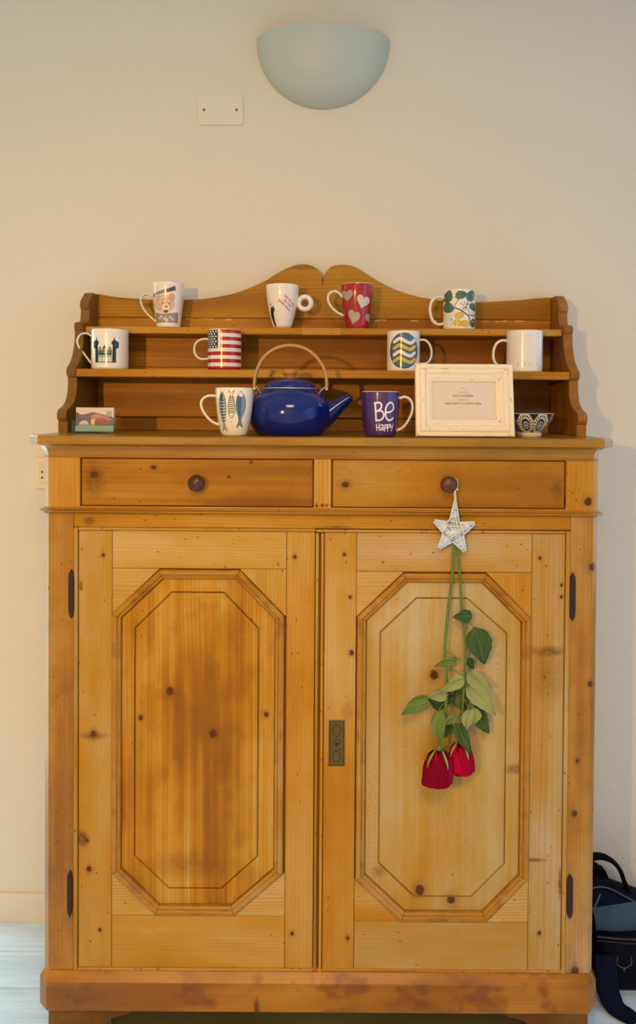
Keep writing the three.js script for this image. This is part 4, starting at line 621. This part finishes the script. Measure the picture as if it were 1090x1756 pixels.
// ---------------------------------------------------------------- clear card holder and its cards
{
  const hx = -0.5170, hz = 0.278, t = thing('card_holder', 'clear acrylic card holder at the left end of the worktop', 'card holder', [hx, TOP, hz]);
  const acrylic = new THREE.MeshPhysicalMaterial({ color: 0xe8f3ee, transmission: 1, thickness: 0, roughness: 0.04, ior: 1.49 });
  const w = 0.0485;
  part('front_lip', box(-w, w, 0.001, 0.0215, 0.021, 0.0235, 0.0008), acrylic, t, true);
  part('base_plate', box(-w, w, 0, 0.0025, -0.023, 0.0235, 0.0008), acrylic, t, true);
  part('back_rest', box(-w, w, 0.0025, 0.046, -0.023, -0.0205, 0.0008), acrylic, t, true);
  for (const s of [-1, 1]) part('side_wall', box(s * w - (s > 0 ? 0.0025 : 0), s * w + (s > 0 ? 0 : 0.0025), 0.0025, 0.030, -0.0203, 0.0208, 0.0008), acrylic, t, true);
  const print = canvasTex(680, 440, (c, W, H) => {
    c.fillStyle = '#d9c8c4'; c.fillRect(0, 0, W, H);
    const sh = (p, f) => { c.beginPath(); smooth(p, 60, true).forEach((q, i) => (i ? c.lineTo(q.x, q.y) : c.moveTo(q.x, q.y))); c.closePath(); c.fillStyle = f; c.fill(); };
    sh([[0, 80], [90, 130], [170, 120], [300, 90], [420, 110], [560, 150], [680, 190], [680, 440], [0, 440]], '#6a5c68');
    sh([[0, 150], [120, 200], [230, 250], [160, 330], [0, 330]], '#55506e'); sh([[260, 170], [380, 120], [520, 160], [640, 210], [560, 240], [380, 230]], '#b08a78'); sh([[330, 240], [470, 190], [570, 240], [560, 330], [360, 350]], '#8e4f48');
    c.fillStyle = '#e8b48c'; c.fillRect(275, 210, 70, 120); c.fillStyle = '#c3cdc6'; c.fillRect(0, 330, W, 110); sh([[90, 260], [190, 240], [240, 330], [60, 340]], '#c3bfc2');
    for (let i = 0; i < 26; i++) { c.fillStyle = i % 2 ? '#4a4850' : '#bdb7b4'; c.beginPath(); c.arc(550 + (i * 37) % 110, 60 + (i * 53) % 140, 12, 0, 7); c.fill(); }
  });
  const lean = (g, z) => g.rotateX(-0.12).translate(0, 0.0032, z);
  const cd = thing('photo_card', 'small card with a landscape photo standing in the clear card holder', 'card', [hx, TOP + 0.0026, hz]);
  part('card_face', lean(new THREE.BoxGeometry(0.0860, 0.0545, 0.0006).translate(0, 0.0262, 0), 0.0165), std(0xffffff, 0.4, { map: print }), cd, true);
  const st = thing('card_stack', 'thin stack of pale green cards behind the photo card in the clear holder', 'cards', [hx, TOP + 0.0026, hz]);
  part('card_block', lean(new THREE.BoxGeometry(0.0855, 0.0500, 0.012).translate(0, 0.0240, 0), 0.0085), std(0xcfd8cc, 0.6), st, true);
}

// ---------------------------------------------------------------- wicker star on the right knob, roses below it
{
  const cx = 0.2815, cy = 1.1130, t = thing('star_ornament', 'white wicker star ornament hanging from the right drawer knob', 'ornament', [cx, cy, 0.4155]);
  const tips = [[0.2845, 1.1740], [0.3262, 1.1310], [0.3058, 1.0715], [0.2512, 1.0780], [0.2408, 1.1350]].map(([x, y]) => [x - cx, y - cy]), inn = [];
  for (let i = 0; i < 5; i++) { const a = tips[i], b = tips[(i + 1) % 5]; const m = [(a[0] + b[0]) / 2, (a[1] + b[1]) / 2], l = Math.hypot(...m); inn.push([m[0] / l * 0.0222, m[1] / l * 0.0222]); }
  const outl = []; for (let i = 0; i < 5; i++) outl.push(tips[i], inn[i]);
  const wick = std(0xd2dfe9, 0.75), cream = std(0xe9dcc0, 0.7);
  part('star_core', poly(outl.map((p) => [p[0] * 0.86, p[1] * 0.86]).reverse(), -0.0045, 0.0045, 0.0015), std(0x9aa6b0, 0.85), t, true, 'grey core seen between the strands');
  const strands = [], R = rng(12);
  for (let i = 0; i < 5; i++) {
    const a = tips[i], l = inn[(i + 4) % 5], r = inn[i];
    const n = [-a[1], a[0]].map((q) => q / Math.hypot(...a) * 0.0022);
    for (const [e, sg] of [[l, 1], [r, -1]]) strands.push(tube([[e[0], e[1], 0], [(e[0] + a[0]) / 2 + sg * n[0] * 0.6, (e[1] + a[1]) / 2 + sg * n[1] * 0.6, 0.001], [a[0] * 1.02 + sg * n[0], a[1] * 1.02 + sg * n[1], (R() - 0.5) * 0.002]], 0.0017, 10, 6));
    for (let k = 0; k < 15; k++) {          // wrapping across each arm
      const s = 0.04 + k / 15 * 0.94, e = s + (R() - 0.5) * 0.22, p = [lerp(l[0], a[0], s), lerp(l[1], a[1], s)], q = [lerp(r[0], a[0], clamp(e)), lerp(r[1], a[1], clamp(e))];
      strands.push(tube([[p[0] * 1.02, p[1] * 1.02, 0], [(p[0] + q[0]) / 2, (p[1] + q[1]) / 2, 0.0058 + R() * 0.0012], [q[0] * 1.02, q[1] * 1.02, 0]], 0.0012 + R() * 0.0009, 8, 5));
    }
  }
  for (let k = 0; k < 22; k++) { const a = R() * 6.28, b = a + 2 + R() * 2, r = 0.019; strands.push(tube([[r * Math.cos(a), r * Math.sin(a), 0.003], [0.006 * (R() - 0.5), 0.006 * (R() - 0.5), 0.0068], [r * Math.cos(b), r * Math.sin(b), 0.003]], 0.0011, 8, 5)); }
  part('wicker', merge(strands), wick, t, true);
  const cords = []; for (const [a, b] of [[4, 1], [4, 0], [0, 2], [1, 3]]) cords.push(tube([[tips[a][0] * 0.62, tips[a][1] * 0.62, 0.0066], [(tips[a][0] + tips[b][0]) * 0.30, (tips[a][1] + tips[b][1]) * 0.30, 0.0088], [tips[b][0] * 0.62, tips[b][1] * 0.62, 0.0066]], 0.0013, 10, 6));
  part('binding_cord', merge(cords), cream, t, true, 'cream cord crossing the middle of the star');
  const hook = [];
  hook.push(tube([[0.0030, 0.0600, 0], [0.0030, 0.0690, 0.0005], [0.0032, 0.074, 0.001]], 0.0030, 10, 8));
  const tape = (pts) => sweep(pts, 0.0024, 0.0007, 20, 8, false, 0.6);
  hook.push(tape([[0.0025, 0.072, 0.0012], [0.0022, 0.081, 0.0012], [0.0022, 0.0895, 0.0012]]), tape([[0.0010, 0.0890, 0.0012], [0.0060, 0.0893, 0.0012], [0.0090, 0.0898, 0.0012]]));
  hook.push(tube([[0.0060, 0.0885, 0.001], [0.0085, 0.100, -0.002], [0.0070, 0.1095, -0.006], [-0.006, 0.1115, -0.0075], [-0.0200, 0.1085, -0.0065], [-0.0195, 0.0930, -0.0065], [-0.0085, 0.0880, -0.0065], [0.0020, 0.0830, -0.0005]], 0.0010, 40, 6));
  part('hanging_loop', merge(hook), std(0xd8cdb4, 0.7), t, true, 'cream hanging ribbon');
}
{
  const leafCol = { dark: std(0x38540f, 0.55, { side: THREE.DoubleSide }), mid: std(0x66802a, 0.6, { side: THREE.DoubleSide }), pale: std(0x96a060, 0.7, { side: THREE.DoubleSide }) };
  for (const k in leafCol) leafCol[k] = new THREE.MeshPhysicalMaterial({ color: leafCol[k].color, roughness: leafCol[k].roughness, side: THREE.DoubleSide, transmission: 0.12, thickness: 0 });
  const ribMat = std(0x76853c, 0.7);
  const petalMat = (c) => new THREE.MeshPhysicalMaterial({ color: c, roughness: 0.75, specularIntensity: 0.15, side: THREE.DoubleSide });
  const stemMat = std(0x5f7a2a, 0.55), redMat = [petalMat(0x9c0430), petalMat(0xb2073a), petalMat(0x7a0220)], sepal = std(0x8a9a58, 0.6, { side: THREE.DoubleSide });
  // leaf from base to tip, blade swells near the base; z gives its distance from the door, lift how far the tip comes forward
  function leaf([bx, by, tx, ty, w], z, lift, seed) {
    const dx = tx - bx, dy = ty - by, L = Math.hypot(dx, dy), ux = dx / L, uy = dy / L;
    return grid(14, 10, (u, v) => {
      const s = v * 2 - 1, wid = w * 0.5 * Math.pow(Math.sin(Math.PI * Math.pow(u, 0.72)), 0.85) * (1 - 0.12 * u) * (1 + 0.05 * Math.sin(u * 60) * Math.abs(s)), fold = Math.abs(s) * wid * 0.35, curl = Math.sin(u * 3.1 + seed) * 0.004;
      const mid = -Math.sin(u * Math.PI) * L * 0.06 * Math.sin(seed * 2.3);
      return [bx + ux * L * u - uy * (s * wid + mid), by + uy * L * u + ux * (s * wid + mid), z + lift * u * u + fold + curl + 0.0018 * Math.sin(s * 5 + u * 7 + seed)];
    });
  }
  function midrib([bx, by, tx, ty, w], z, lift, seed) {
    const dx = tx - bx, dy = ty - by, L = Math.hypot(dx, dy), ux = dx / L, uy = dy / L, p = [];
    for (let i = 0; i <= 10; i++) { const u = i / 10 * 0.92, mid = -Math.sin(u * Math.PI) * L * 0.06 * Math.sin(seed * 2.3); p.push([bx + ux * L * u - uy * mid, by + uy * L * u + ux * mid, z + lift * u * u + Math.sin(u * 3.1 + seed) * 0.004 + 0.0018 * Math.sin(u * 7 + seed) + 0.0002]); }
    return tube(p, 0.0005, 16, 6);
  }
  function bloom(t, c, ax, R, H, seed) {        // hangs head down: petals open towards -y
    const rnd = rng(seed), petals = part('bloom', new THREE.SphereGeometry(R * 0.62, 20, 14).scale(1, 1.15, 1).translate(c[0], c[1] - H * 0.45, c[2]), redMat[2], t);
    const prof = (u) => (0.15 + 0.88 * Math.pow(Math.sin(Math.PI * (0.10 + 0.60 * u)), 0.75)) * Math.pow(Math.min(1, u * 7 + 0.25), 0.6);
    for (const [n, k, hh, spread, off, flare] of [[5, 1.0, 0.98, 0.95, 0.2, 0.14], [4, 0.88, 1.02, 1.0, 0.8, 0.05], [3, 0.68, 1.03, 1.1, 0.4, 0.0]]) for (let i = 0; i < n; i++) {
      const phi = off + i / n * 6.2832 + (rnd() - 0.5) * 0.2, tall = hh * (0.94 + rnd() * 0.12), m = redMat[Math.floor(rnd() * 3)], ph = rnd() * 6;
      const g = grid(16, 12, (v, u) => {
        const s = v * 2 - 1, th = phi + s * spread * Math.pow(u, 0.35), r = R * k * (prof(u) + flare * (i === 4 ? 2.2 : 1) * Math.pow(u, 6) * (1 - s * s * 0.5)) * (1 + 0.03 * Math.sin(s * 6 + ph) * u), y = -H * tall * u * (1 - 0.14 * s * s * s * s * u) + 0.04 * R * Math.sin(s * 3.3 + ph) * u * u;
        return [c[0] + r * Math.sin(th) + ax[0] * u, c[1] + y, c[2] + r * Math.cos(th) * 0.92 + ax[1] * u];
      });
      part('petal', g, m, petals);
    }
    for (let i = 0; i < 5; i++) { const a = i / 5 * 6.2832 + 0.4; part('sepal', grid(8, 4, (u, v) => { const s = v * 2 - 1, w = 0.0028 * Math.pow(Math.sin(Math.PI * Math.pow(u * 0.96 + 0.02, 0.7)), 0.9), r = R * (0.30 + 0.80 * Math.sin(u * 1.7)) + 0.002; return [c[0] + r * Math.sin(a) + s * w * Math.cos(a), c[1] + 0.004 - u * H * 0.50, c[2] + r * Math.cos(a) - s * w * Math.sin(a)]; }), sepal, petals); }
    part('hip', new THREE.SphereGeometry(0.0065, 16, 12).scale(1, 1.1, 1).translate(c[0], c[1] + 0.003, c[2]), stemMat, petals);
  }
  const A = [[0.2850, 1.100, 0.409], [0.279, 1.008, 0.413], [0.271, 0.935, 0.417], [0.265, 0.861, 0.424], [0.268, 0.787, 0.434], [0.263, 0.726, 0.440], [0.257, 0.664, 0.444]];
  const B = [[0.2905, 1.100, 0.409], [0.297, 1.008, 0.413], [0.302, 0.935, 0.416], [0.3085, 0.874, 0.419], [0.308, 0.825, 0.424], [0.303, 0.751, 0.428], [0.299, 0.674, 0.431]];
  const spec = [
    { label: 'red rose hanging head down in front, its bloom the lower and larger of the two', pts: A, c: [0.2515, 0.660, 0.446], R: 0.0305, H: 0.0660, ax: [-0.003, 0.004], leaves: [
      [[0.29, 0.8453, 0.2412, 0.829, 0.0190], 'mid', 0.424, 0.012], [[0.3025, 0.8147, 0.2502, 0.7848, 0.0280], 'pale', 0.444, 0.014], [[0.2674, 0.7751, 0.2271, 0.7748, 0.0310], 'pale', 0.446, 0.012], [[0.2290, 0.766, 0.1699, 0.7351, 0.0310], 'mid', 0.436, 0.014],
      [[0.2701, 0.7444, 0.2284, 0.7626, 0.0290], 'dark', 0.425, 0.004], [[0.2506, 0.7442, 0.2511, 0.6827, 0.0330], 'mid', 0.446, 0.010], [[0.2849, 0.7383, 0.2631, 0.7135, 0.0200], 'mid', 0.448, 0.006], [[0.275, 0.7153, 0.262, 0.676, 0.024], 'dark', 0.428, 0.004], [[0.280, 0.770, 0.250, 0.735, 0.030], 'dark', 0.420, 0.003]] },
    { label: 'red rose hanging head down behind, its bloom the upper right and smaller', pts: B, c: [0.2985, 0.668, 0.428], R: 0.0265, H: 0.0590, ax: [0.003, 0.002], leaves: [
      [[0.3233, 0.9339, 0.2794, 0.9324, 0.0300], 'dark', 0.420, 0.002], [[0.326, 0.9106, 0.3487, 0.8322, 0.0560], 'dark', 0.416, 0.010], [[0.3119, 0.8455, 0.3269, 0.8186, 0.0194], 'dark', 0.416, 0.004], [[0.3085, 0.8184, 0.3614, 0.7905, 0.034], 'pale', 0.436, 0.012], [[0.3088, 0.7902, 0.3668, 0.7364, 0.0413], 'pale', 0.440, 0.016],
      [[0.2906, 0.7753, 0.3094, 0.7323, 0.0413], 'dark', 0.418, 0.004], [[0.3129, 0.7447, 0.306, 0.7015, 0.0250], 'pale', 0.442, 0.008], [[0.3239, 0.7472, 0.3243, 0.7115, 0.0270], 'pale', 0.438, 0.008], [[0.3276, 0.7472, 0.3588, 0.6871, 0.0365], 'dark', 0.424, 0.010], [[0.285, 0.7199, 0.3162, 0.656, 0.0292], 'dark', 0.450, 0.012]] },
  ];
  spec.forEach((s, k) => {
    const t = thing('rose', s.label, 'rose', [s.c[0], s.c[1], s.c[2]]);
    const curve = new THREE.CatmullRomCurve3(s.pts.map((p) => V3(...p)), false, 'centripetal'), bits = [new THREE.TubeGeometry(curve, 60, k ? 0.0028 : 0.0032, 10)];
    const near = curve.getSpacedPoints(80);
    for (const [l, , z] of s.leaves) { let best = near[0]; for (const q of near) { const d = Math.hypot(q.x - l[0], (q.y - 0.012) - l[1]); if (d < Math.hypot(best.x - l[0], (best.y - 0.012) - l[1])) best = q; } const m = [(best.x + l[0]) / 2, (best.y + l[1]) / 2 + 0.003, (best.z + z) / 2]; bits.push(tube([[best.x, best.y, best.z], m, [l[0], l[1], z]], 0.0009, 10, 6)); }
    part('stem', merge(bits), stemMat, t);
    s.leaves.forEach(([l, c, z, lift], i) => { const lf = part('leaf', leaf(l, z, lift, i + k * 5 + 1), leafCol[c], t); part('midrib', midrib(l, z, lift, i + k * 5 + 1), ribMat, lf); });
    bloom(t, s.c, s.ax, s.R, s.H, 31 + k);
  });
}

// ---------------------------------------------------------------- wall lamp, cover plate, switch plate
{
  const a = 0.1735, h = 0.1755, d = 0.105, t = thing('wall_lamp', 'half-bowl wall lamp of pale blue-green frosted glass, unlit, high on the wall', 'lamp', [-0.0093, 2.3298, 0.001]);
  const shell = (k) => (u, v) => { const th = Math.PI * (1 - u), ph = v * Math.PI / 2, f = Math.cos(ph); return [a * k * f * Math.cos(th), -h * k * Math.sin(ph), d * k * f * Math.sin(th)]; };
  const o = grid(48, 24, shell(1)), i = grid(48, 24, shell(0.965)), rim = grid(48, 2, (u, v) => { const q = shell(1 - 0.035 * v)(u, 0); q[1] += 0.0012 * Math.sin(v * Math.PI); return q; });
  part('glass_shade', merge([o, i, rim]), new THREE.MeshPhysicalMaterial({ color: 0xbec8bd, roughness: 0.45, side: THREE.DoubleSide, clearcoat: 0.15, clearcoatRoughness: 0.4 }), t, true).rotation.z = 0.0068;
  part('wall_bracket', box(-0.05, 0.05, -0.07, -0.01, 0, 0.012, 0.003), std(0xd8d6d0, 0.4), t, true);
  part('lamp_holder', new THREE.CylinderGeometry(0.014, 0.014, 0.06, 20).rotateZ(Math.PI / 2).translate(0, -0.04, 0.035), std(0xe6e2d8, 0.5), t, true);
  part('holder_arm', box(-0.006, 0.006, -0.048, -0.032, 0.010, 0.030, 0.002), std(0xb9b6b0, 0.4), t, true);
  const p = thing('cover_plate', 'blank white cover plate with two small screws, beside the wall lamp', 'plate', [-0.2770, 2.1500, 0]);
  const r = new THREE.Shape(); const w = 0.0595, hh = 0.0385, q = 0.008; r.moveTo(-w + q, -hh); r.lineTo(w - q, -hh); r.quadraticCurveTo(w, -hh, w, -hh + q); r.lineTo(w, hh - q); r.quadraticCurveTo(w, hh, w - q, hh); r.lineTo(-w + q, hh); r.quadraticCurveTo(-w, hh, -w, hh - q); r.lineTo(-w, -hh + q); r.quadraticCurveTo(-w, -hh, -w + q, -hh);
  const pg = new THREE.ExtrudeGeometry(r, { depth: 0.002, bevelEnabled: true, bevelSize: 0.0012, bevelThickness: 0.0012, bevelOffset: -0.0012, bevelSegments: 3, curveSegments: 8 });
  part('plate', pg.rotateZ(0.0068).translate(0, 0, 0.0012), std(0xe3ddcc, 0.4), p, true);
  for (const x of [-0.0425, 0.0425]) part('screw', new THREE.CylinderGeometry(0.0034, 0.0034, 0.0022, 20).rotateX(Math.PI / 2).translate(x, x * 0.0068, 0.0046), std(0x6e6455, 0.4, { metalness: 0.6 }), p, true);
  const s = thing('wall_socket', 'cream wall socket plate half hidden behind the sideboard', 'socket', [-0.7000, 1.1950, 0]);
  const sg = new THREE.ExtrudeGeometry(r, { depth: 0.006, bevelEnabled: true, bevelSize: 0.0025, bevelThickness: 0.0025, bevelOffset: -0.0025, bevelSegments: 3, curveSegments: 8 });
  sg.scale(1.02, 1.08, 1); part('plate', sg.translate(0, 0, 0.0025), std(0xe8dcc0, 0.4), s, true);
  part('insert', box(-0.050, 0.050, -0.030, 0.030, 0.010, 0.0125, 0.0015), std(0xe2d6b8, 0.4), s, true);
  for (const [x, y] of [[-0.040, 0.003], [-0.040, -0.012]]) part('contact_hole', new THREE.CylinderGeometry(0.0028, 0.0028, 0.0012, 16).rotateX(Math.PI / 2).translate(x, y, 0.0124), std(0x4a4034, 0.7), s, true);
}

// ---------------------------------------------------------------- backpack on the floor
{
  const t = thing('backpack', 'black and navy backpack with a loop handle on the floor against the wall', 'backpack', [0.790, 0, 0.13]);
  const weave = (() => { const n = 256, d = new Uint8Array(n * n * 4); for (let j = 0; j < n; j++) for (let i = 0; i < n; i++) { const v = 120 + 60 * Math.sin(i * 0.8) * Math.sin(j * 0.8) + 60 * (hash(i, j, 4) - 0.5); d.set([v, v, v, 255], (j * n + i) * 4); } const x = new THREE.DataTexture(d, n, n); x.wrapS = x.wrapT = THREE.RepeatWrapping; x.repeat.set(4, 4); x.magFilter = THREE.LinearFilter; x.needsUpdate = true; return x; })();
  const cloth = (c, r = 0.85) => new THREE.MeshPhysicalMaterial({ color: c, roughness: r, specularIntensity: 0.25, bumpMap: weave, bumpScale: 0.0006 });
  const navy = cloth(0x070f26), black = cloth(0x07070b), slate = cloth(0x3f566e, 0.6), edge = std(0x4b5663, 0.5);
  const soft = (rows, n = 40, pw = 0.55) => {     // loft of soft rectangles: [y, half width, half depth, x, z]
    const c = new THREE.CatmullRomCurve3(rows.map((r) => V3(r[1], r[2], r[0]))), o = new THREE.CatmullRomCurve3(rows.map((r) => V3(r[3], r[4], 0)));
    return grid(n, 28, (u, v) => { const s = c.getPoint(v), q = o.getPoint(v), a = -u * 6.2832, k = (w) => Math.sign(w) * Math.pow(Math.abs(w), pw); return [q.x + s.x * k(Math.cos(a)), s.z, q.y + s.y * k(Math.sin(a))]; });
  };
  const slump = (g) => { const p = g.attributes.position; for (let i = 0; i < p.count; i++) { const x = p.getX(i), y = p.getY(i); p.setY(i, y * (1 - clamp(2.4 * (x + 0.085), -0.1, 0.55) * clamp(y / 0.2) )); } g.computeVertexNormals(); return g; };
  part('body', slump(soft([[0.001, 0.005, 0.005, -0.01, 0.0], [0.003, 0.10, 0.075, -0.01, 0.0], [0.02, 0.125, 0.098, -0.01, 0.0], [0.08, 0.130, 0.105, -0.01, 0.0], [0.13, 0.128, 0.098, -0.01, -0.004], [0.155, 0.118, 0.080, -0.018, -0.012], [0.170, 0.098, 0.055, -0.028, -0.020], [0.178, 0.060, 0.030, -0.04, -0.025], [0.180, 0.004, 0.004, -0.05, -0.025]])), navy, t, true);
  const pk = part('pocket', soft([[0.006, 0.005, 0.003, -0.02, 0.10], [0.008, 0.098, 0.020, -0.02, 0.10], [0.03, 0.108, 0.030, -0.02, 0.10], [0.09, 0.108, 0.032, -0.02, 0.098], [0.116, 0.100, 0.026, -0.02, 0.094], [0.120, 0.004, 0.003, -0.02, 0.092]]), cloth(0x060b1c), t, true);
  part('flap', grid(24, 10, (u, v) => { const x = lerp(-0.135, 0.085, u), s = v; return [x, lerp(0.137, 0.190, s) - 0.016 * Math.pow(Math.abs(u - 0.62) * 1.6, 2) * s, 0.102 + 0.010 * Math.sin(s * 2.2) - 0.034 * s * s + 0.004 * Math.sin(u * 7)]; }), Object.assign(slate, { side: THREE.DoubleSide }), t, true, 'slate grey nylon flap');
  part('zipper', merge([tube([[-0.135, 0.128, 0.113], [-0.06, 0.128, 0.121], [0.02, 0.131, 0.121], [0.085, 0.135, 0.108]], 0.0028, 30, 6), tube([[-0.135, 0.121, 0.116], [-0.06, 0.120, 0.124], [-0.02, 0.121, 0.124]], 0.0014, 20, 6)]), std(0x2a1c2e, 0.5), t, true);
  const hex = [[-0.030, 0.094], [-0.031, 0.076], [-0.0155, 0.066]], hex2 = [[0.001, 0.094], [0.002, 0.077], [-0.014, 0.064], [-0.0145, 0.058]];
  part('emblem', merge([hex, hex2, [[-0.0145, 0.070], [-0.0145, 0.060]]].map((p) => tube(p.map(([x, y]) => [x - 0.062, y, 0.1315]), 0.0012, 16, 6))), edge, pk, true, 'grey open hexagon emblem');
  // loop handle, padded back and trims
  part('handle', sweep([[-0.170, 0.170], [-0.145, 0.210], [-0.115, 0.232], [-0.080, 0.238], [-0.050, 0.226], [-0.030, 0.203], [-0.018, 0.172], [-0.004, 0.140], [0.014, 0.112]].map(([x, y]) => [x, y, -0.03]), (u) => 0.0055 + 0.011 * Math.pow(clamp(1 - u * 1.9), 1) + 0.006 * clamp((u - 0.75) * 4), 0.012, 50, 12), black, t, true);
  part('back_pad', soft([[0.08, 0.07, 0.012, -0.10, -0.07], [0.17, 0.055, 0.014, -0.105, -0.06], [0.196, 0.044, 0.013, -0.110, -0.055], [0.205, 0.030, 0.010, -0.110, -0.055], [0.208, 0.004, 0.003, -0.110, -0.055]]), black, t, true);
  part('piping', merge([tube([[-0.140, 0.168, 0.030], [-0.11, 0.182, 0.012], [-0.075, 0.180, 0.008], [-0.03, 0.160, 0.012], [0.03, 0.130, 0.016]], 0.0022, 40, 6), tube([[-0.138, 0.150, 0.070], [-0.12, 0.166, 0.055], [-0.10, 0.178, 0.03]], 0.0026, 20, 6)]), edge, t, true);
  // shoulder strap trailing forward over the floor
  const strap = [[-0.122, 0.100, 0.134], [-0.124, 0.062, 0.150], [-0.122, 0.030, 0.160], [-0.112, 0.0085, 0.176], [-0.090, 0.0045, 0.196], [-0.076, 0.0045, 0.208]].map((p) => V3(...p)), sc = new THREE.CatmullRomCurve3(strap), sN = 30, sp = [], si = [];
  const fl = grid(sN, 12, (u, v) => { const c = sc.getPoint(u), tn = sc.getTangent(u), sd = V3(-tn.z, 0, tn.x); if (sd.length() < 0.3) sd.set(0, 0, 0); const bend = clamp((u - 0.45) * 3), dirv = V3(1, 0, 0).lerp(V3(0.62, 0, -0.78), bend).normalize(), nr = tn.clone().cross(dirv).normalize(); if (nr.y < 0 || (u < 0.4 && nr.z < 0)) nr.negate(); const a = v * 6.2832, w = 0.026 * (1 - 0.5 * Math.pow(u, 9)); const e = (q) => Math.sign(q) * Math.pow(Math.abs(q), 0.5); return [c.x + dirv.x * w * e(Math.cos(a)) + nr.x * 0.004 * e(Math.sin(a)), Math.max(0.0004, c.y + nr.y * 0.004 * e(Math.sin(a))), c.z + dirv.z * w * e(Math.cos(a)) + nr.z * 0.004 * e(Math.sin(a))]; });
  part('shoulder_strap', fl, Object.assign(cloth(0x081228), { side: THREE.DoubleSide }), t, true);
}

// ---------------------------------------------------------------- the lamps of the room, behind the camera
{
  const [x, y, z] = KEY.pos, t = thing('floor_lamp', 'slim black floor lamp with a glowing spot head', 'floor lamp', [x, 0, z]);
  const blackM = std(0x1a1a1a, 0.5);
  part('base', lathe([[0.0003, 0], [0.13, 0], [0.13, 0.012], [0.12, 0.02], [0.012, 0.026], [0.0003, 0.026]], 40), blackM, t, true);
  part('pole', new THREE.CylinderGeometry(0.009, 0.009, y - 0.06, 16).translate(0, (y - 0.06) / 2 + 0.01, 0), blackM, t, true);
  const head = new THREE.Group(); head.name = 'lamp_head'; head.position.set(0, y, 0); head.lookAt(KEY.aim[0] - x, KEY.aim[1], KEY.aim[2] - z); t.add(head); origin.set(head, [0, 0, 0]);
  part('reflector', new THREE.LatheGeometry([[0.016, -0.135], [0.030, -0.13], [0.046, -0.09], [0.058, -0.02], [0.060, -0.012], [0.058, -0.012], [0.044, -0.088], [0.028, -0.125], [0.001, -0.128]].map((p) => V2(...p)), 40).rotateX(Math.PI / 2), std(0x1a1a1a, 0.5, { side: THREE.DoubleSide }), head, true);
  part('bulb', new THREE.SphereGeometry(0.022, 24, 16).translate(0, 0, -0.03), std(0xfff0d8, 0.4, { emissive: KEY.color, emissiveIntensity: 3 }), head, true);
  const l = new THREE.SpotLight(KEY.color, KEY.intensity, 0, KEY.cone, 1, 2); l.position.set(x, y, z); l.target.position.set(...KEY.aim); l.castShadow = true; l.shadow.radius = 1.0; scene.add(l, l.target);
  const c = thing('ceiling_lamp', 'flat square ceiling lamp with a warm glowing diffuser', 'ceiling lamp', [CEIL.pos[0], ROOM.h, CEIL.pos[2]]);
  const s = CEIL.size / 2;
  part('housing', box(-s - 0.02, s + 0.02, -0.035, -0.0005, -s - 0.02, s + 0.02, 0.006), std(0xeeeeea, 0.5), c, true);
  part('diffuser', box(-s, s, -0.042, -0.033, -s, s, 0.003), std(0xfff2de, 0.6, { emissive: CEIL.color, emissiveIntensity: 2 }), c, true);
  areaLight(CEIL.color, CEIL.intensity, CEIL.size, CEIL.size, [CEIL.pos[0], ROOM.h - 0.06, CEIL.pos[2]], [CEIL.pos[0], 0, CEIL.pos[2]]);
}

renderer.render(scene, camera);
